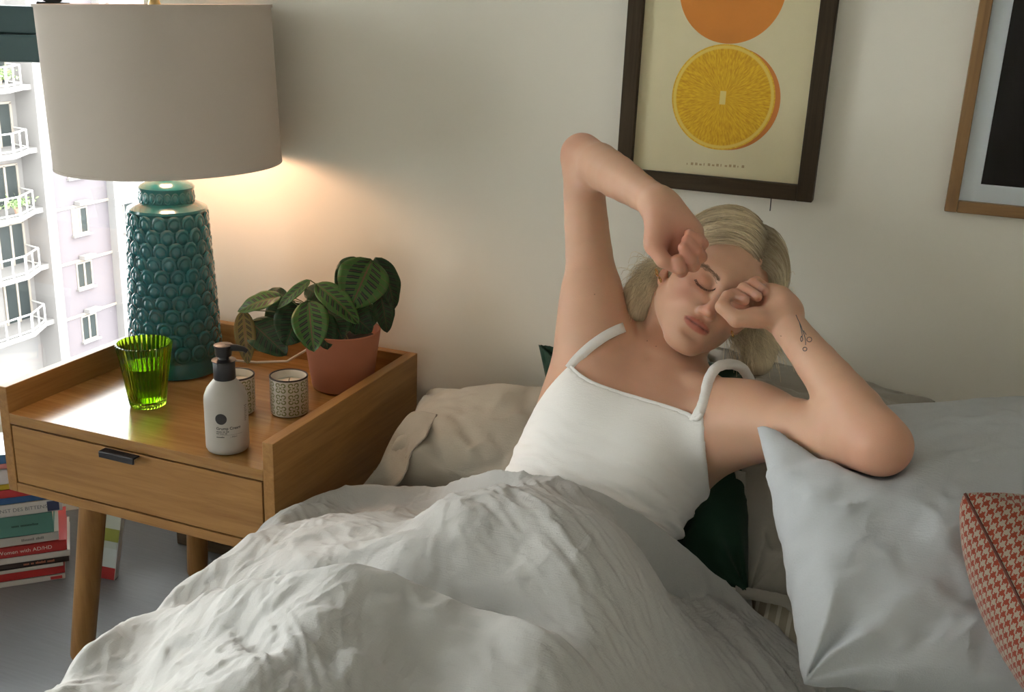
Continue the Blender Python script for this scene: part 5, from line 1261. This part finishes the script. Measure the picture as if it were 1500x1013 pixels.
# folds: crest lines through seen points, (points, height, breadth towards the viewer, breadth away)
def fold(pix, amp, wn, wf, zz=.56, fade=.25):
    P = resample(np.array([on_duvet(*p) for p in pix]), 60); d = np.full(X.shape, 9.); sg = np.zeros_like(X); hh = np.zeros_like(X)
    Tn = np.gradient(P, axis=0); Tn /= np.linalg.norm(Tn, axis=1)[:, None]
    for j in range(60):
        e = np.hypot(X-P[j, 0], Y-P[j, 1]); m = e < d; d = np.where(m, e, d); sg = np.where(m, (X-P[j, 0])*Tn[j, 1]-(Y-P[j, 1])*Tn[j, 0], sg); hh = np.where(m, j/59, hh)
    w = np.where(sg > 0, wn, wf); en = np.clip(np.minimum(hh, 1-hh)/fade, 0, 1)**.7
    return amp*en*np.exp(-(d/w)**2*1.0)
FOLDS = [([(285, 905), (350, 893), (440, 876), (520, 868), (600, 888), (700, 930), (790, 975), (870, 1030)], .040, .065, .026, .56, .15),
         ([(100, 985), (150, 950), (230, 918), (320, 905)], .026, .05, .03, .50, .2), ([(235, 890), (300, 850), (370, 800), (430, 765), (500, 745)], .024, .035, .030, .52, .2),
         ([(560, 1013), (520, 960), (470, 920), (420, 905)], .009, .028, .020, .58, .3), ([(360, 1013), (385, 975), (430, 940), (500, 915)], .009, .02, .016, .56, .3),
         ([(690, 1013), (660, 960), (610, 920)], .008, .022, .02, .58, .3), ([(400, 850), (480, 815), (560, 800), (640, 810)], .013, .03, .022, .58, .3),
         ([(620, 760), (700, 790), (800, 850), (900, 940)], .010, .03, .025, .64, .3), ([(720, 740), (820, 790), (930, 870), (1010, 960)], .010, .028, .02, .64, .3),
         ([(860, 750), (960, 820), (1050, 900), (1130, 985)], .010, .022, .02, .58, .3), ([(540, 740), (600, 760), (680, 770), (760, 765)], .009, .02, .02, .62, .3),
         ([(920, 770), (1010, 850), (1100, 950), (1150, 1013)], .008, .015, .015, .54, .3), ([(220, 1013), (240, 970), (290, 940)], .014, .022, .018, .52, .3)]
FZ = 0*Z
for f_ in FOLDS: FZ = FZ+fold(*f_)
VAL = [([(250, 882), (340, 868), (440, 848), (520, 845), (610, 868), (720, 915), (820, 965)], -.026, .012, .040, .58, .2), ([(340, 925), (375, 944), (410, 952)], -.020, .010, .012, .56, .4), ([(330, 830), (400, 845), (450, 830)], -.012, .02, .02, .56, .4),
       ([(470, 985), (500, 950), (545, 930)], -.010, .010, .010, .57, .4)]
for f_ in VAL: FZ = FZ+fold(*f_)
Z = Z+blur(FZ, 3, 2)
# linen crumple: long fine ridges fanned over the lap, smaller creases everywhere
ang = 2.2+.5*np.sin(X*3+Y*2); ca, sa = np.cos(ang), np.sin(ang)
al = X*ca+Y*sa; ac = -X*sa+Y*ca
wq = np.stack([X*3.5, Y*3.5, 0*X+1], -1); wx = fbm(wq, 3); wy = fbm(wq+40, 3)
r1 = (1-np.abs(fbm(np.stack([al*3+wx*1.2, ac*13+wy*1.8, 0*X], -1), 3))*2.6); r2 = (1-np.abs(fbm(np.stack([X*11+wx*2, Y*15+wy*2, 0*X+7], -1), 4))*2.6); r3 = (1-np.abs(fbm(np.stack([al*16+wx*3, ac*42+wy*3, 0*X+3], -1), 3))*2.6)
Z = Z+.0030*(r1-.4)+.0030*(r2-.4)+.0018*(r3-.4)+.014*fbm(np.stack([X*5, Y*5, 0*X+11], -1), 2)
def crease(p, q, oct_=3, w=.11): return np.exp(-(fbm(np.stack([p, q, 0*X+2.5], -1), oct_)/w)**2)
c1 = crease(al*2.6+wx*1.5, ac*9+wy*2.2); c2_ = crease(X*8+wx*3, Y*9+wy*3+30, 3, .09); c3 = crease(al*7+wx*3+9, ac*24+wy*4, 3, .10); c4 = crease(X*17+wx*5+60, Y*15+wy*5, 3, .09)
msk = np.clip(fbm(np.stack([X*2.5, Y*2.5, 0*X+20], -1), 2)*1.6+.6, .15, 1)
Z = Z+.0042*c1*msk+.0030*c2_*msk+.0016*c3+.0022*c4*msk
# over the edge of the bed on the left, and down to the sheet on the right
Z = Z-.30*sst((.605-X)/.17)-.06*sst((.69-X)/.10)*0
dl = S_*np.linalg.norm(Rg-Lf, axis=1)[None]; drt = (1-S_)*np.linalg.norm(Rg-Lf, axis=1)[None]
Z = np.where(drt < .10, MT+.004+(Z-MT-.004)*np.sqrt(np.clip(1-(1-drt/.10)**2, 0, 1)), Z)
# meet the measured upper hem
dt = T_*np.linalg.norm(U3[:, None, :2]-Bt[:, None], axis=2); k_ = sst(dt/.11); Z = U3[:, 2][:, None]*(1-k_)+Z*k_+.006*(r2-.5)*(1-k_)
V0 = np.stack([X, Y, Z], -1)
# rolled hem: two rows tucked under the upper edge
inw = V0[:, 3]-V0[:, 0]; inw /= np.linalg.norm(inw, axis=1)[:, None]
rows_ = [V0[:, 0]+inw*.030+np.array([0, 0, -.045]), V0[:, 0]+inw*.004+np.array([0, 0, -.036]), V0[:, 0]-inw*.008+np.array([0, 0, -.020]), V0[:, 0]-inw*.006+np.array([0, 0, -.007])]
VD = np.concatenate([np.stack(rows_, 1), V0], 1)
Fd = grid_faces(NU, NV+4)
o0 = np.array([1.0, -1.2, MT])
dv = npmesh('duvet', VD.reshape(-1, 3)-o0, Fd[:, ::-1], M_duvet, None, True, o0)
tag(dv, 'crumpled off-white linen duvet spread over the legs', 'duvet')
